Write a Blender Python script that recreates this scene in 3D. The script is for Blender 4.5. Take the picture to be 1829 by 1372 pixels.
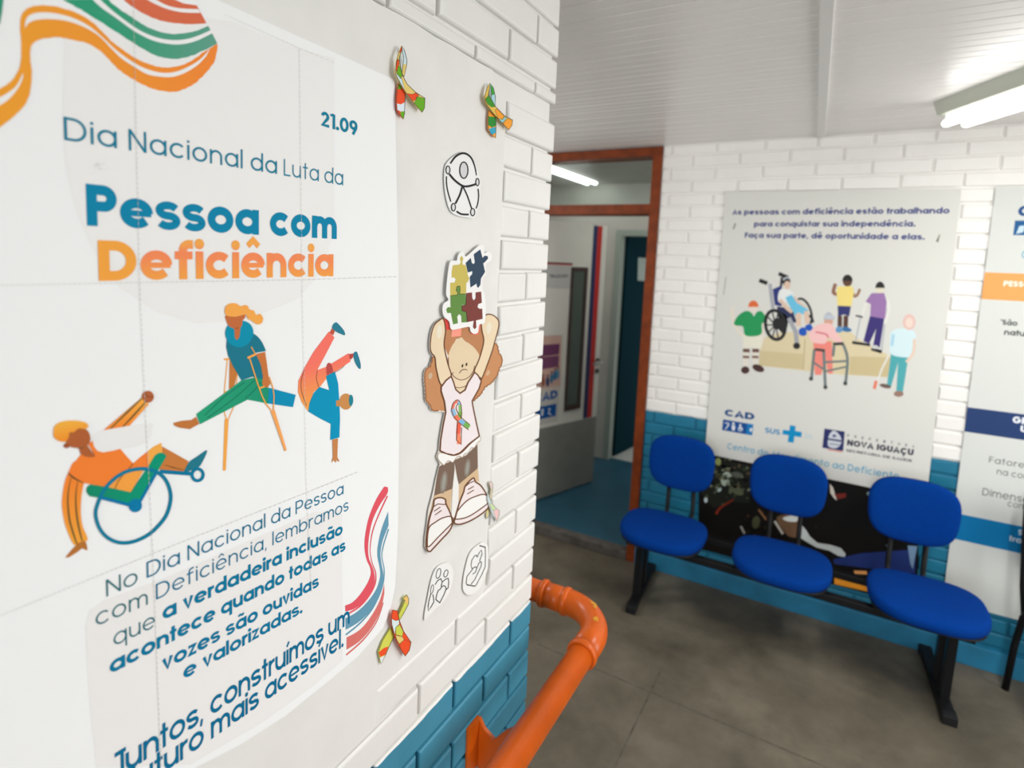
import bpy, bmesh, math, random
from mathutils import Vector, Matrix
from mathutils.geometry import tessellate_polygon

random.seed(7)
S = bpy.context.scene
C = S.collection
for o in list(bpy.data.objects):
    bpy.data.objects.remove(o)

# ------------------------------------------------------------------ camera
# room axes: x along the bench wall, y towards it, z up; metres.
EYE = Vector((0.0, 0.0, 1.88))
F_PX, PP_X, PP_Y = 1038.245, 880.0, 570.0            # focal length and lens axis on the 1829 x 1372 frame
PITCH, ROLL, YAW = 0.1058726, 0.0395508, 0.5315644
def _axes():
    fw = Vector((0, math.cos(PITCH), -math.sin(PITCH)))
    u0 = Vector((0, math.sin(PITCH), math.cos(PITCH)))
    r0 = Vector((1, 0, 0))
    rt = r0 * math.cos(ROLL) + u0 * math.sin(ROLL)
    up = -r0 * math.sin(ROLL) + u0 * math.cos(ROLL)
    ca, sa = math.cos(YAW), math.sin(YAW)
    rot = lambda v: Vector((v.x * ca - v.y * sa, v.x * sa + v.y * ca, v.z))
    return rot(rt), rot(up), rot(fw)
RT, UP, FW = _axes()
cam = bpy.data.cameras.new('camera')
cam.sensor_fit = 'HORIZONTAL'; cam.sensor_width = 36.0
cam.lens = F_PX / 1829 * 36
cam.shift_x = (914.5 - PP_X) / 1829
cam.shift_y = (PP_Y - 686.0) / 1829
cam.clip_start = 0.02
cam.dof.use_dof = True
cam.dof.focus_distance = 0.95
cam.dof.aperture_fstop = 3.2
co = bpy.data.objects.new('camera', cam); C.objects.link(co)
co.matrix_world = Matrix(((RT.x, UP.x, -FW.x, EYE.x), (RT.y, UP.y, -FW.y, EYE.y), (RT.z, UP.z, -FW.z, EYE.z), (0, 0, 0, 1)))
S.camera = co

# ------------------------------------------------------------------ light and exposure
w = bpy.data.worlds.new('daylight'); S.world = w; w.use_nodes = True
w.node_tree.nodes['Background'].inputs[0].default_value = (0.93, 0.97, 1.0, 1)
w.node_tree.nodes['Background'].inputs[1].default_value = 0.9
def area(name, loc, target, sx, sy, power, col):
    l = bpy.data.lights.new(name, 'AREA'); l.shape = 'RECTANGLE'; l.size = sx; l.size_y = sy
    l.energy = power; l.color = col
    o = bpy.data.objects.new(name, l); C.objects.link(o); o.location = loc
    o.rotation_euler = (Vector(target) - Vector(loc)).to_track_quat('-Z', 'Y').to_euler()
    return o
area('daylight_from_open_side', (2.95, 1.9, 1.5), (-0.6, 1.7, 1.4), 1.5, 1.5, 43, (1.0, 0.985, 0.955))
area('daylight_from_entrance', (0.0, -3.1, 1.6), (0.0, 3.5, 1.4), 1.0, 2.0, 54, (0.94, 0.97, 1.0))
area('ceiling_lamp_light', (0.95, 1.95, 2.5), (0.95, 1.95, 0.0), 0.2, 1.2, 27, (1.0, 1.0, 0.97))
area('hall_fill_light', (-2.3, 1.8, 2.2), (-1.0, 3.5, 1.3), 0.3, 0.3, 13, (1.0, 1.0, 0.97))  # added fill, out of sight in the hall: brightens the bricks beside the doorway
area('inner_fill_light', (-0.8, 4.3, 2.55), (-1.3, 4.3, 0.0), 0.2, 1.0, 15, (0.97, 1.0, 0.98))  # added fill hidden behind the bench wall, lifts the open door and inner floor
S.view_settings.view_transform = 'Standard'
S.view_settings.look = 'None'
S.view_settings.exposure = 0.1
S.view_settings.gamma = 1.0
S.view_settings.use_curve_mapping = False

# ------------------------------------------------------------------ helpers
def lin(c):
    c = c / 255.0
    return c / 12.92 if c <= 0.04045 else ((c + 0.055) / 1.055) ** 2.4
def rgb(h, gain=1.0):
    if isinstance(h, str):
        h = h.lstrip('#'); h = tuple(int(h[i:i + 2], 16) for i in (0, 2, 4))
    return tuple(min(0.95, lin(v) * gain) for v in h) + (1.0,)

def mat(name, col, rough=0.6, metal=0.0, noise=0.0, scale=8.0, bump=0.0, bscale=40.0, emit=None, spec=0.5, coat=0.0):
    m = bpy.data.materials.new(name); m.use_nodes = True
    nt = m.node_tree; b = nt.nodes['Principled BSDF']
    b.inputs['Base Color'].default_value = col
    b.inputs['Roughness'].default_value = rough
    b.inputs['Metallic'].default_value = metal
    b.inputs['Specular IOR Level'].default_value = spec
    b.inputs['Coat Weight'].default_value = coat
    tc = nt.nodes.new('ShaderNodeTexCoord')
    if noise:
        n = nt.nodes.new('ShaderNodeTexNoise'); n.inputs['Scale'].default_value = scale; n.inputs['Detail'].default_value = 6
        nt.links.new(tc.outputs['Object'], n.inputs['Vector'])
        r = nt.nodes.new('ShaderNodeValToRGB')
        r.color_ramp.elements[0].position = 0.3; r.color_ramp.elements[1].position = 0.7
        r.color_ramp.elements[0].color = tuple(v * (1 - noise) for v in col[:3]) + (1,)
        r.color_ramp.elements[1].color = tuple(min(1, v * (1 + noise)) for v in col[:3]) + (1,)
        nt.links.new(n.outputs['Fac'], r.inputs['Fac']); nt.links.new(r.outputs['Color'], b.inputs['Base Color'])
    if bump:
        n2 = nt.nodes.new('ShaderNodeTexNoise'); n2.inputs['Scale'].default_value = bscale; n2.inputs['Detail'].default_value = 5
        nt.links.new(tc.outputs['Object'], n2.inputs['Vector'])
        bp = nt.nodes.new('ShaderNodeBump'); bp.inputs['Strength'].default_value = bump; bp.inputs['Distance'].default_value = 0.004
        nt.links.new(n2.outputs['Fac'], bp.inputs['Height']); nt.links.new(bp.outputs['Normal'], b.inputs['Normal'])
    if emit:
        b.inputs['Emission Color'].default_value = emit[0] + (1,); b.inputs['Emission Strength'].default_value = emit[1]
    return m

def obj(name, bm, material, parent=None, smooth=False, normals=True):
    me = bpy.data.meshes.new(name)
    if normals: bmesh.ops.recalc_face_normals(bm, faces=bm.faces[:])
    bm.to_mesh(me); bm.free()
    for m in (material if isinstance(material, (list, tuple)) else [material]):
        me.materials.append(m)
    if smooth:
        for p in me.polygons: p.use_smooth = True
    o = bpy.data.objects.new(name, me); C.objects.link(o)
    if parent: o.parent = parent
    return o
def tag(o, label, cat, group=None, kind=None):
    if label is None: return o
    o['label'] = label; o['category'] = cat
    if group: o['group'] = group
    if kind: o['kind'] = kind
    return o
def struct(o, label=None):
    o['kind'] = 'structure'
    if label: o['label'] = label
    return o
def thing(name, label, cat, loc=(0, 0, 0), group=None):
    o = bpy.data.objects.new(name, None); C.objects.link(o); o.location = loc
    o.empty_display_size = 0.05
    return tag(o, label, cat, group)

def add_box(bm, lo, hi, mi=0, bev=0.0):
    x0, y0, z0 = lo; x1, y1, z1 = hi
    v = [bm.verts.new(p) for p in ((x0, y0, z0), (x1, y0, z0), (x1, y1, z0), (x0, y1, z0), (x0, y0, z1), (x1, y0, z1), (x1, y1, z1), (x0, y1, z1))]
    fs = [bm.faces.new([v[i] for i in q]) for q in ((3, 2, 1, 0), (4, 5, 6, 7), (0, 1, 5, 4), (1, 2, 6, 5), (2, 3, 7, 6), (3, 0, 4, 7))]
    for f in fs: f.material_index = mi
    if bev:
        es = list({e for f in fs for e in f.edges})
        r = bmesh.ops.bevel(bm, geom=es, offset=bev, segments=2, affect='EDGES', profile=0.6)
        for f in r['faces']: f.material_index = mi
def box(lo, hi, bev=0.0):
    bm = bmesh.new(); add_box(bm, lo, hi, 0, bev); return bm
def add_obox(bm, c, ax, ay, az, hx, hy, hz, bev=0.0):
    """box with its own axes"""
    n0 = len(bm.verts)
    b2 = bmesh.new(); add_box(b2, (-hx, -hy, -hz), (hx, hy, hz), 0, bev)
    mp = {}
    for v in b2.verts: mp[v] = bm.verts.new(Vector(c) + ax * v.co.x + ay * v.co.y + az * v.co.z)
    for f in b2.faces: bm.faces.new([mp[v] for v in f.verts])
    b2.free()
def add_tube(bm, pts, r, seg=20, cap=True):
    pts = [Vector(p) for p in pts]
    rs = r if isinstance(r, (list, tuple)) else [r] * len(pts)
    up = Vector((0, 0, 1)); prev = None; rings = []
    for i, p in enumerate(pts):
        t = (pts[min(i + 1, len(pts) - 1)] - pts[max(i - 1, 0)]).normalized()
        if prev is None:
            a = t.cross(up) if abs(t.dot(up)) < 0.95 else t.cross(Vector((1, 0, 0)))
        else:
            a = prev - t * prev.dot(t)
        a.normalize(); prev = a; b = t.cross(a)
        rings.append([bm.verts.new(p + a * rs[i] * math.cos(2 * math.pi * k / seg) + b * rs[i] * math.sin(2 * math.pi * k / seg)) for k in range(seg)])
    for A, B in zip(rings, rings[1:]):
        for k in range(seg):
            f = bm.faces.new((A[k], A[(k + 1) % seg], B[(k + 1) % seg], B[k])); f.smooth = True
    if cap:
        bm.faces.new(rings[0][::-1]); bm.faces.new(rings[-1])

# ------------------------------------------------------------------ flat printed artwork on real planes
class Plane:
    """a wall face: origin, horizontal axis, normal. at() turns a spot measured on the photograph into metres on that face."""
    def __init__(s, o, e, n): s.o, s.e, s.n = Vector(o), Vector(e).normalized(), Vector(n).normalized()
    def at(s, px, py, d=0.0):
        r = RT * ((px - PP_X) / F_PX) - UP * ((py - PP_Y) / F_PX) + FW
        o = s.o + s.n * d
        p = EYE + r * ((o - EYE).dot(s.n) / r.dot(s.n))
        return ((p - s.o).dot(s.e), p.z)
    def co(s, q, d): 
        p = s.o + s.e * q[0] + s.n * d
        return Vector((p.x, p.y, q[1]))

def catmull(pts, closed=True, n=5):
    if len(pts) < 3: return pts
    out = []; L = len(pts)
    rng = range(L) if closed else range(L - 1)
    for i in rng:
        g = (lambda k: pts[k % L]) if closed else (lambda k: pts[max(0, min(L - 1, k))])
        p0, p1, p2, p3 = g(i - 1), g(i), g(i + 1), g(i + 2)
        for k in range(n):
            t = k / n; t2 = t * t; t3 = t2 * t
            out.append(tuple(0.5 * (2 * p1[j] + (p2[j] - p0[j]) * t + (2 * p0[j] - 5 * p1[j] + 4 * p2[j] - p3[j]) * t2 + (3 * p1[j] - p0[j] - 3 * p2[j] + p3[j]) * t3) for j in (0, 1)))
    if not closed: out.append(pts[-1])
    return out
def offset_strip(pts, w, closed=False):
    """left and right edges of a stroke of width w (number or list)"""
    n = len(pts); L = []; R = []
    for i in range(n):
        a = pts[i - 1] if (i > 0 or closed) else None
        b = pts[i]
        c = pts[(i + 1) % n] if (i < n - 1 or closed) else None
        def nrm(p, q):
            dx, dy = q[0] - p[0], q[1] - p[1]; l = math.hypot(dx, dy) or 1e-9
            return (-dy / l, dx / l)
        ns = ([nrm(a, b)] if a else []) + ([nrm(b, c)] if c else [])
        mx = sum(q[0] for q in ns) / len(ns); my = sum(q[1] for q in ns) / len(ns)
        l2 = max(mx * mx + my * my, 0.3)
        ww = (w[i] if isinstance(w, (list, tuple)) else w) / 2
        L.append((b[0] + mx / l2 * ww, b[1] + my / l2 * ww)); R.append((b[0] - mx / l2 * ww, b[1] - my / l2 * ww))
    return L, R

class Art:
    STEP = 0.00012
    def __init__(s, plane, d, gain=1.0):
        s.pl, s.d, s.gain = plane, d, gain
        s.bm = bmesh.new()
        s.ink = s.bm.loops.layers.float_color.new('ink')
        s.z = (0, 0, 1.0); s.level = 1; s.sub = 0
    def zoom(s, x, y, k): s.z = (x, y, k); return s
    def m(s, q): return s.pl.at(s.z[0] + q[0] / s.z[2], s.z[1] + q[1] / s.z[2], s.d)
    def face(s, vs, col, qs=None):
        try: f = s.bm.faces.new(vs)
        except ValueError: return
        f.normal_update()
        if f.normal.dot(s.pl.n) < 0: f.normal_flip()
        for l in f.loops:
            l[s.ink] = col(l.vert.co) if callable(col) else col
    def col(s, c):
        if callable(c): return c
        return rgb(c, s.gain)
    def depth(s, lift):
        s.sub += 1          # every shape gets its own hair's breadth, so no two faces coincide
        return s.d + s.STEP * (s.level if lift is None else lift) + (s.sub % 9) * 1.25e-5
    def poly_m(s, q, col, lift=None):
        d = s.depth(lift)
        col = s.col(col)
        vs = [s.bm.verts.new(s.pl.co(p, d)) for p in q]
        for t in tessellate_polygon([[Vector((p[0], p[1], 0)) for p in q]]):
            s.face([vs[i] for i in t], col)
    def poly(s, pts, col, smooth=False, lift=None):
        if smooth: pts = catmull(pts)
        s.poly_m([s.m(p) for p in pts], col, lift)
    def blob(s, pts, col, lift=None): s.poly(pts, col, True, lift)
    def line(s, pts, w, col, smooth=True, closed=False, lift=None):
        if smooth and len(pts) > 2: 
            if isinstance(w, (list, tuple)):
                q = [(p[0], p[1]) for p in pts]; n = 5
                ww = []
                L = len(w)
                for i in range(L - 1):
                    for k in range(n): ww.append(w[i] + (w[i + 1] - w[i]) * k / n)
                ww.append(w[-1]); w = ww
            pts = catmull(pts, closed)
        L, R = offset_strip(pts, w, closed)
        s.strip([s.m(p) for p in L], [s.m(p) for p in R], col, closed, lift)
    def strip(s, L, R, col, closed=False, lift=None):
        d = s.depth(lift)
        col = s.col(col)
        a = [s.bm.verts.new(s.pl.co(p, d)) for p in L]; b = [s.bm.verts.new(s.pl.co(p, d)) for p in R]
        n = len(a)
        for i in range(n if closed else n - 1):
            j = (i + 1) % n
            s.face([a[i], a[j], b[j], b[i]], col)
    def ell(s, cx, cy, rx, ry, col, rot=0.0, lift=None, n=28):
        c, sn = math.cos(math.radians(rot)), math.sin(math.radians(rot))
        s.poly([(cx + rx * math.cos(t) * c - ry * math.sin(t) * sn, cy + rx * math.cos(t) * sn + ry * math.sin(t) * c) for t in [2 * math.pi * k / n for k in range(n)]], col, False, lift)
    def ring(s, cx, cy, rx, ry, w, col, rot=0.0, a0=0, a1=360, lift=None):
        c, sn = math.cos(math.radians(rot)), math.sin(math.radians(rot)); full = a1 - a0 >= 360; n = 48
        ts = [math.radians(a0 + (a1 - a0) * k / n) for k in range(n if full else n + 1)]
        s.line([(cx + rx * math.cos(t) * c - ry * math.sin(t) * sn, cy + rx * math.cos(t) * sn + ry * math.sin(t) * c) for t in ts], w, col, False, full, lift)
    def slab(s, pts, col, thick=0.0008, smooth=False, edge=None, bulge=None):
        """the sheet itself: outline with a front, a back and edges"""
        if smooth: pts = catmull(pts)
        q = [s.m(p) for p in pts]
        s.slab_m(q, col, thick, edge)
    def slab_m(s, q, col, thick=0.0008, edge=None):
        c = s.col(col); ce = s.col(edge) if edge else c
        A = [s.bm.verts.new(s.pl.co(p, s.d)) for p in q]; B = [s.bm.verts.new(s.pl.co(p, s.d - thick)) for p in q]
        ts = tessellate_polygon([[Vector((p[0], p[1], 0)) for p in q]])
        for t in ts:
            s.face([A[i] for i in t], c)
            try:
                f = s.bm.faces.new([B[i] for i in t]); f.normal_update()
                if f.normal.dot(s.pl.n) > 0: f.normal_flip()
                for l in f.loops: l[s.ink] = ce
            except ValueError: pass
        n = len(q)
        for i in range(n):
            j = (i + 1) % n
            f = s.bm.faces.new([A[i], B[i], B[j], A[j]])
            for l in f.loops: l[s.ink] = ce
    # --- lettering
    def text(s, string, p0, p1, top, col, wt=0.1, xh=0.76, sp=1.0, lift=None, px=True, asc=1.06):
        """string on the baseline p0-p1 (photo spots of its ends); top: spot at the top of the first capital; wt: stroke / capital height"""
        a, b, t = (s.m(p0), s.m(p1), s.m(top)) if px else (p0, p1, top)
        H = t[1] - (a[1] + (b[1] - a[1]) * ((t[0] - a[0]) / (b[0] - a[0]) if b[0] != a[0] else 0))
        glyphs = []; x = 0.0
        for ch in string:
            if ch == ' ': x += 0.36 * sp; continue
            wd, strokes = glyph(ch, wt, xh, asc)
            glyphs.append((x, strokes)); x += wd + 0.16 * sp - (0.085 if wt > 0.15 else 0)
        x -= 0.16 * sp - (0.085 if wt > 0.15 else 0)
        kx = (b[0] - a[0]) / x; slope = (b[1] - a[1]) / (b[0] - a[0])
        aspect = kx / H
        for gx, strokes in glyphs:
            for pts, ww in strokes:
                if ww is None:      # solid shape
                    q = [(gx + p[0], p[1]) for p in pts]
                    s.poly_m([(a[0] + p[0] * kx, a[1] + p[0] * kx * slope + p[1] * H) for p in q], tcol(col, a, H, slope), lift)
                    continue
                closed = ww < 0
                L, R = offset_strip(pts, abs(ww), closed)
                f = lambda p: (a[0] + (gx + p[0]) * kx, a[1] + (gx + p[0]) * kx * slope + p[1] * H)
                s.strip([f(p) for p in L], [f(p) for p in R], tcol(col, a, H, slope), closed, lift)
    def done(s, name, label=None, cat=None, group=None, material=None, parent=None):
        o = obj(name, s.bm, material or M['print'], parent, normals=False)
        if label: tag(o, label, cat, group)
        return o
def tcol(col, a, H, slope):
    if isinstance(col, tuple) and col and callable(col[0]):
        fn = col[0]
        return lambda co: fn((co.z - a[1]) / H)
    return col

def arc(cx, cy, rx, ry, a0, a1, n=None):
    n = n or max(6, int(abs(a1 - a0) / 12))
    return [(cx + rx * math.cos(math.radians(a0 + (a1 - a0) * k / n)), cy + ry * math.sin(math.radians(a0 + (a1 - a0) * k / n))) for k in range(n + 1)]
def glyph(ch, w, X, A):
    """geometric sans letters drawn from strokes; capital height 1"""
    h = w / 2; W = 0.80 if w < 0.15 else 0.86; r = (W - w) / 2; ry = (X - w) / 2; cx, cy = W / 2, X / 2
    bowl = (arc(cx, cy, r, ry, 0, 360, 36)[:-1], -w)
    dot = lambda x, y, k=0.62: ([(x + w * k * math.cos(t), y + w * k * math.sin(t)) for t in [math.pi * j / 8 for j in range(16)]], None)
    base = {'ê': 'e', 'é': 'e', 'ã': 'a', 'á': 'a', 'â': 'a', 'í': 'ı', 'ç': 'c', 'õ': 'o', 'ú': 'u', 'Ç': 'C', 'Ú': 'U', 'Ã': 'A'}
    if ch in base:
        wd, st = glyph(base[ch], w, X, A); st = list(st); m = wd / 2; y = (X if ch.islower() else 1.0) + 0.1 + h * 0.6
        t = max(w * 0.75, 0.05)
        if ch in 'êâ': st.append(([(m - 0.2, y + 0.02), (m, y + 0.2), (m + 0.2, y + 0.02)], t))
        elif ch in 'éíúáÚ': st.append(([(m - 0.05, y), (m + 0.12, y + 0.2)], t))
        elif ch in 'ãõÃ': st.append(([(m - 0.22, y + 0.06), (m - 0.1, y + 0.14), (m + 0.1, y + 0.06), (m + 0.22, y + 0.14)], t))
        elif ch in 'çÇ': st.append(([(m, 0), (m + 0.06, -0.1), (m + 0.02, -0.22), (m - 0.12, -0.22)], t))
        return wd, st
    if ch == 'o': return W, [bowl]
    if ch == 'a': return W, [bowl, ([(W - h, 0), (W - h, X)], w)]
    if ch == 'd': return W, [bowl, ([(W - h, 0), (W - h, A)], w)]
    if ch == 'b': return W, [bowl, ([(h, 0), (h, A)], w)]
    if ch == 'p': return W, [bowl, ([(h, -0.3), (h, X)], w)]
    if ch == 'q': return W, [bowl, ([(W - h, -0.3), (W - h, X)], w)]
    if ch == 'g': return W, [bowl, ([(W - h, X), (W - h, -0.05)] + arc(cx, -0.05, r, 0.22, 0, -150), w)]
    if ch == 'c': return W * 0.92, [(arc(cx, cy, r, ry, 42, 318, 26), w)]
    if ch == 'e': return W, [(arc(cx, cy, r, ry, 0, 318, 28), w), ([(h, cy), (W - h * 0.4, cy)], w * (0.8 if w < 0.15 else 0.62))]
    if ch == 's':
        w = min(w, 0.6 * w + 0.06); h = w / 2; ws = 0.58 if w < 0.15 else 0.70; rr = (ws - w) / 2; q = (X - w) / 4
        return ws, [(arc(ws / 2, X - h - q, rr, q, 25, 270, 18) + arc(ws / 2, h + q, rr, q, 90, -155, 18)[1:], w)]
    if ch == 'S':
        ws = 0.66; rr = (ws - w) / 2; q = (1 - w) / 4
        return ws, [(arc(ws / 2, 1 - h - q, rr, q, 25, 270, 18) + arc(ws / 2, h + q, rr, q, 90, -155, 18)[1:], w)]
    if ch in 'nh':
        wn = 0.70 if w < 0.15 else 0.78; rn = (wn - w) / 2; cyn = X - h - rn * 0.95
        return wn, [([(h, 0), (h, X if ch == 'n' else A)], w), (arc(wn / 2, cyn, rn, rn * 0.95, 180, 0, 16) + [(wn - h, 0)], w)]
    if ch == 'm':
        wn = 1.12 if w < 0.15 else 1.2; rn = (wn - w) / 4; cyn = X - h - rn
        return wn, [([(h, 0), (h, X)], w), (arc(h + rn, cyn, rn, rn, 180, 0, 14) + [(h + 2 * rn, 0)], w), (arc(h + 3 * rn, cyn, rn, rn, 180, 0, 14) + [(wn - h, 0)], w)]
    if ch == 'u':
        wn = 0.70 if w < 0.15 else 0.78; rn = (wn - w) / 2
        return wn, [([(h, X)] + arc(wn / 2, h + rn * 0.95, rn, rn * 0.95, 180, 360, 16), w), ([(wn - h, X), (wn - h, 0)], w)]
    if ch == 'r': return 0.42, [([(h, 0), (h, X)], w), (arc(0.40, X - h - 0.24, 0.40 - h, 0.24, 180, 85, 10), w)]
    if ch == 't': return 0.42, [([(0.21, 0), (0.21, X + 0.24)], w), ([(0, X - h), (0.42, X - h)], w * 0.9)]
    if ch == 'f': return 0.42 + h, [([(0.12 + h, 0), (0.12 + h, A - h - 0.17)] + arc(0.12 + h + 0.19, A - h - 0.17, 0.19, 0.17, 180, 80, 9)[1:] + [(0.42 + h, A - h)], w), ([(0, X - h), (0.40 + h, X - h)], w * 0.9)]
    if ch == 'l': return w, [([(h, 0), (h, A)], w)]
    if ch == 'I': return w, [([(h, 0), (h, 1)], w)]
    if ch == 'ı': return w, [([(h, 0), (h, X)], w)]
    if ch == 'i': return w, [([(h, 0), (h, X)], w), dot(h, X + 0.14 + h * 0.5)]
    if ch == 'j': return w, [([(h, X), (h, -0.1), (h - 0.1, -0.25)], w), dot(h, X + 0.14 + h * 0.5)]
    if ch == 'v': return 0.66, [([(h * 0.8, X), (0.33, h * 0.4), (0.66 - h * 0.8, X)], w)]
    if ch == 'z': return 0.58, [([(0.03, X - h), (0.58 - h, X - h), (h, h), (0.56, h)], w)]
    if ch == '.': return w * 1.2, [dot(w * 0.6, h * 1.2)]
    if ch == ',': return w * 1.2, [([(w * 0.75, h * 1.6), (w * 0.3, -0.16)], w * 0.8)]
    if ch == '“': return 0.3, [([(0.1, 1.0), (0.06, 0.8)], w * 0.8), ([(0.26, 1.0), (0.22, 0.8)], w * 0.8)]
    # capitals
    if ch == 'D':
        return 0.86, [([(h, h), (h, 1 - h), (0.36, 1 - h)] + arc(0.36, 0.5, 0.50 - h, 0.5 - h, 90, -90, 22)[1:] + [(h, h)], w), ([(h, 0), (h, 1)], w)]
    if ch == 'P': return 0.72, [([(h, 0), (h, 1)], w), ([(h, 1 - h), (0.40, 1 - h)] + arc(0.40, 0.68, 0.32 - h, 0.32 - h, 90, -90, 16)[1:] + [(h, 0.36 + h)], w)]
    if ch == 'R': return 0.74, glyph('P', w, X, A)[1] + [([(0.38, 0.42), (0.74 - h, 0)], w)]
    if ch == 'N': return 0.80, [([(h, 0), (h, 1)], w), ([(0.8 - h, 0), (0.8 - h, 1)], w), ([(h, 1 - h * 0.4), (0.8 - h, h * 0.4)], w)]
    if ch == 'L': return 0.52, [([(h, 1), (h, h), (0.52, h)], w)]
    if ch == 'C': return 0.86, [(arc(0.46, 0.5, 0.46 - h, 0.5 - h, 42, 318, 28), w)]
    if ch == 'G': return 0.92, [(arc(0.46, 0.5, 0.46 - h, 0.5 - h, 42, 360, 28) + [(0.5, 0.5)], w)]
    if ch == 'O': return 0.94, [(arc(0.47, 0.5, 0.47 - h, 0.5 - h, 0, 360, 40)[:-1], -w)]
    if ch == 'A': return 0.84, [([(h * 0.7, 0), (0.42, 1 - h * 0.5), (0.84 - h * 0.7, 0)], w), ([(0.2, 0.32), (0.64, 0.32)], w * 0.85)]
    if ch == 'V': return 0.80, [([(h * 0.7, 1), (0.40, h * 0.5), (0.8 - h * 0.7, 1)], w)]
    if ch == 'E': return 0.58, [([(0.58, 1 - h), (h, 1 - h), (h, h), (0.58, h)], w), ([(h, 0.5), (0.54, 0.5)], w)]
    if ch == 'F': return 0.56, [([(0.56, 1 - h), (h, 1 - h), (h, 0)], w), ([(h, 0.5), (0.5, 0.5)], w)]
    if ch == 'T': return 0.62, [([(0, 1 - h), (0.62, 1 - h)], w), ([(0.31, 1 - h), (0.31, 0)], w)]
    if ch == 'U': return 0.74, [([(h, 1), (h, 0.36)] + arc(0.37, 0.36, 0.37 - h, 0.36 - h, 180, 360, 16)[1:] + [(0.74 - h, 1)], w)]
    if ch == 'J': return 0.62, [([(0.62 - h, 1), (0.62 - h, 0.3)] + arc(0.32, 0.3, 0.30 - h, 0.3 - h, 0, -165, 14)[1:], w), ([(0.2, 1 - h), (0.72, 1 - h)], w)]
    if ch == 'Z': return 0.62, [([(0.02, 1 - h), (0.62 - h, 1 - h), (h, h), (0.62, h)], w)]
    if ch == 'M': return 0.96, [([(h, 0), (h, 1 - h * 0.3), (0.48, 0.2), (0.96 - h, 1 - h * 0.3), (0.96 - h, 0)], w)]
    if ch == '0': return 0.72, [(arc(0.36, 0.5, 0.36 - h, 0.5 - h, 0, 360, 32)[:-1], -w)]
    if ch == '1': return 0.40, [([(0.02, 0.88), (0.4 - h, 1 - h * 0.2)], w * 0.8), ([(0.4 - h, 0), (0.4 - h, 1)], w)]
    if ch == '2': return 0.62, [(arc(0.31, 0.68, 0.31 - h, 0.32 - h, 170, -30, 16) + [(h * 1.2, h), (0.62, h)], w)]
    if ch == '9': return 0.68, [(arc(0.34, 0.66, 0.34 - h, 0.34 - h, 0, 360, 26)[:-1], -w), (arc(0.34, 0.66, 0.34 - h, 0.4, 0, -50, 6) + [(0.30, 0.0)], w)]
    return 0.4, [([(0, 0.4), (0.4, 0.4)], w)]

# ------------------------------------------------------------------ materials
M = {}
def ink_material(name, rough=0.5, spec=0.4, coat=0.0):
    m = bpy.data.materials.new(name); m.use_nodes = True; nt = m.node_tree; b = nt.nodes['Principled BSDF']
    a = nt.nodes.new('ShaderNodeVertexColor'); a.layer_name = 'ink'
    nt.links.new(a.outputs['Color'], b.inputs['Base Color'])
    b.inputs['Roughness'].default_value = rough; b.inputs['Specular IOR Level'].default_value = spec; b.inputs['Coat Weight'].default_value = coat
    return m
M['print'] = ink_material('printed_paper', 0.65, 0.12)
M['vinyl'] = ink_material('printed_vinyl', 0.5, 0.2)
M['photo'] = ink_material('printed_photo', 0.5, 0.12)

def two_tone_paint(name, white, blue, zline):
    """white paint above the dado line, blue below; a hand-painted edge"""
    m = bpy.data.materials.new(name); m.use_nodes = True; nt = m.node_tree; b = nt.nodes['Principled BSDF']
    tc = nt.nodes.new('ShaderNodeTexCoord'); sx = nt.nodes.new('ShaderNodeSeparateXYZ')
    nt.links.new(tc.outputs['Object'], sx.inputs[0])
    n = nt.nodes.new('ShaderNodeTexNoise'); n.inputs['Scale'].default_value = 9; n.inputs['Detail'].default_value = 4
    nt.links.new(tc.outputs['Object'], n.inputs['Vector'])
    ma = nt.nodes.new('ShaderNodeMath'); ma.operation = 'MULTIPLY_ADD'; ma.inputs[1].default_value = 0.012; 
    nt.links.new(n.outputs['Fac'], ma.inputs[0]); nt.links.new(sx.outputs['Z'], ma.inputs[2])
    gt = nt.nodes.new('ShaderNodeMath'); gt.operation = 'GREATER_THAN'; gt.inputs[1].default_value = zline + 0.006
    nt.links.new(ma.outputs[0], gt.inputs[0])
    n2 = nt.nodes.new('ShaderNodeTexNoise'); n2.inputs['Scale'].default_value = 5; n2.inputs['Detail'].default_value = 8; n2.inputs['Roughness'].default_value = 0.65
    nt.links.new(tc.outputs['Object'], n2.inputs['Vector'])
    def ramp(c, k):
        r = nt.nodes.new('ShaderNodeValToRGB'); r.color_ramp.elements[0].position = 0.25; r.color_ramp.elements[1].position = 0.6
        r.color_ramp.elements[0].color = tuple(v * k for v in c[:3]) + (1,); r.color_ramp.elements[1].color = c
        nt.links.new(n2.outputs['Fac'], r.inputs['Fac']); return r
    rw, rb = ramp(white, 0.95), ramp(blue, 0.8)
    mx = nt.nodes.new('ShaderNodeMix'); mx.data_type = 'RGBA'
    nt.links.new(gt.outputs[0], mx.inputs['Factor']); nt.links.new(rb.outputs['Color'], mx.inputs['A']); nt.links.new(rw.outputs['Color'], mx.inputs['B'])
    nt.links.new(mx.outputs['Result'], b.inputs['Base Color'])
    b.inputs['Roughness'].default_value = 0.45; b.inputs['Specular IOR Level'].default_value = 0.4
    n3 = nt.nodes.new('ShaderNodeTexNoise'); n3.inputs['Scale'].default_value = 35; n3.inputs['Detail'].default_value = 4
    nt.links.new(tc.outputs['Object'], n3.inputs['Vector'])
    bp = nt.nodes.new('ShaderNodeBump'); bp.inputs['Strength'].default_value = 0.25; bp.inputs['Distance'].default_value = 0.003
    nt.links.new(n3.outputs['Fac'], bp.inputs['Height']); nt.links.new(bp.outputs['Normal'], b.inputs['Normal'])
    return m
WHITE = (0.80, 0.785, 0.75, 1)
BLUE = rgb('#2f86b0', 0.95)
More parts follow.
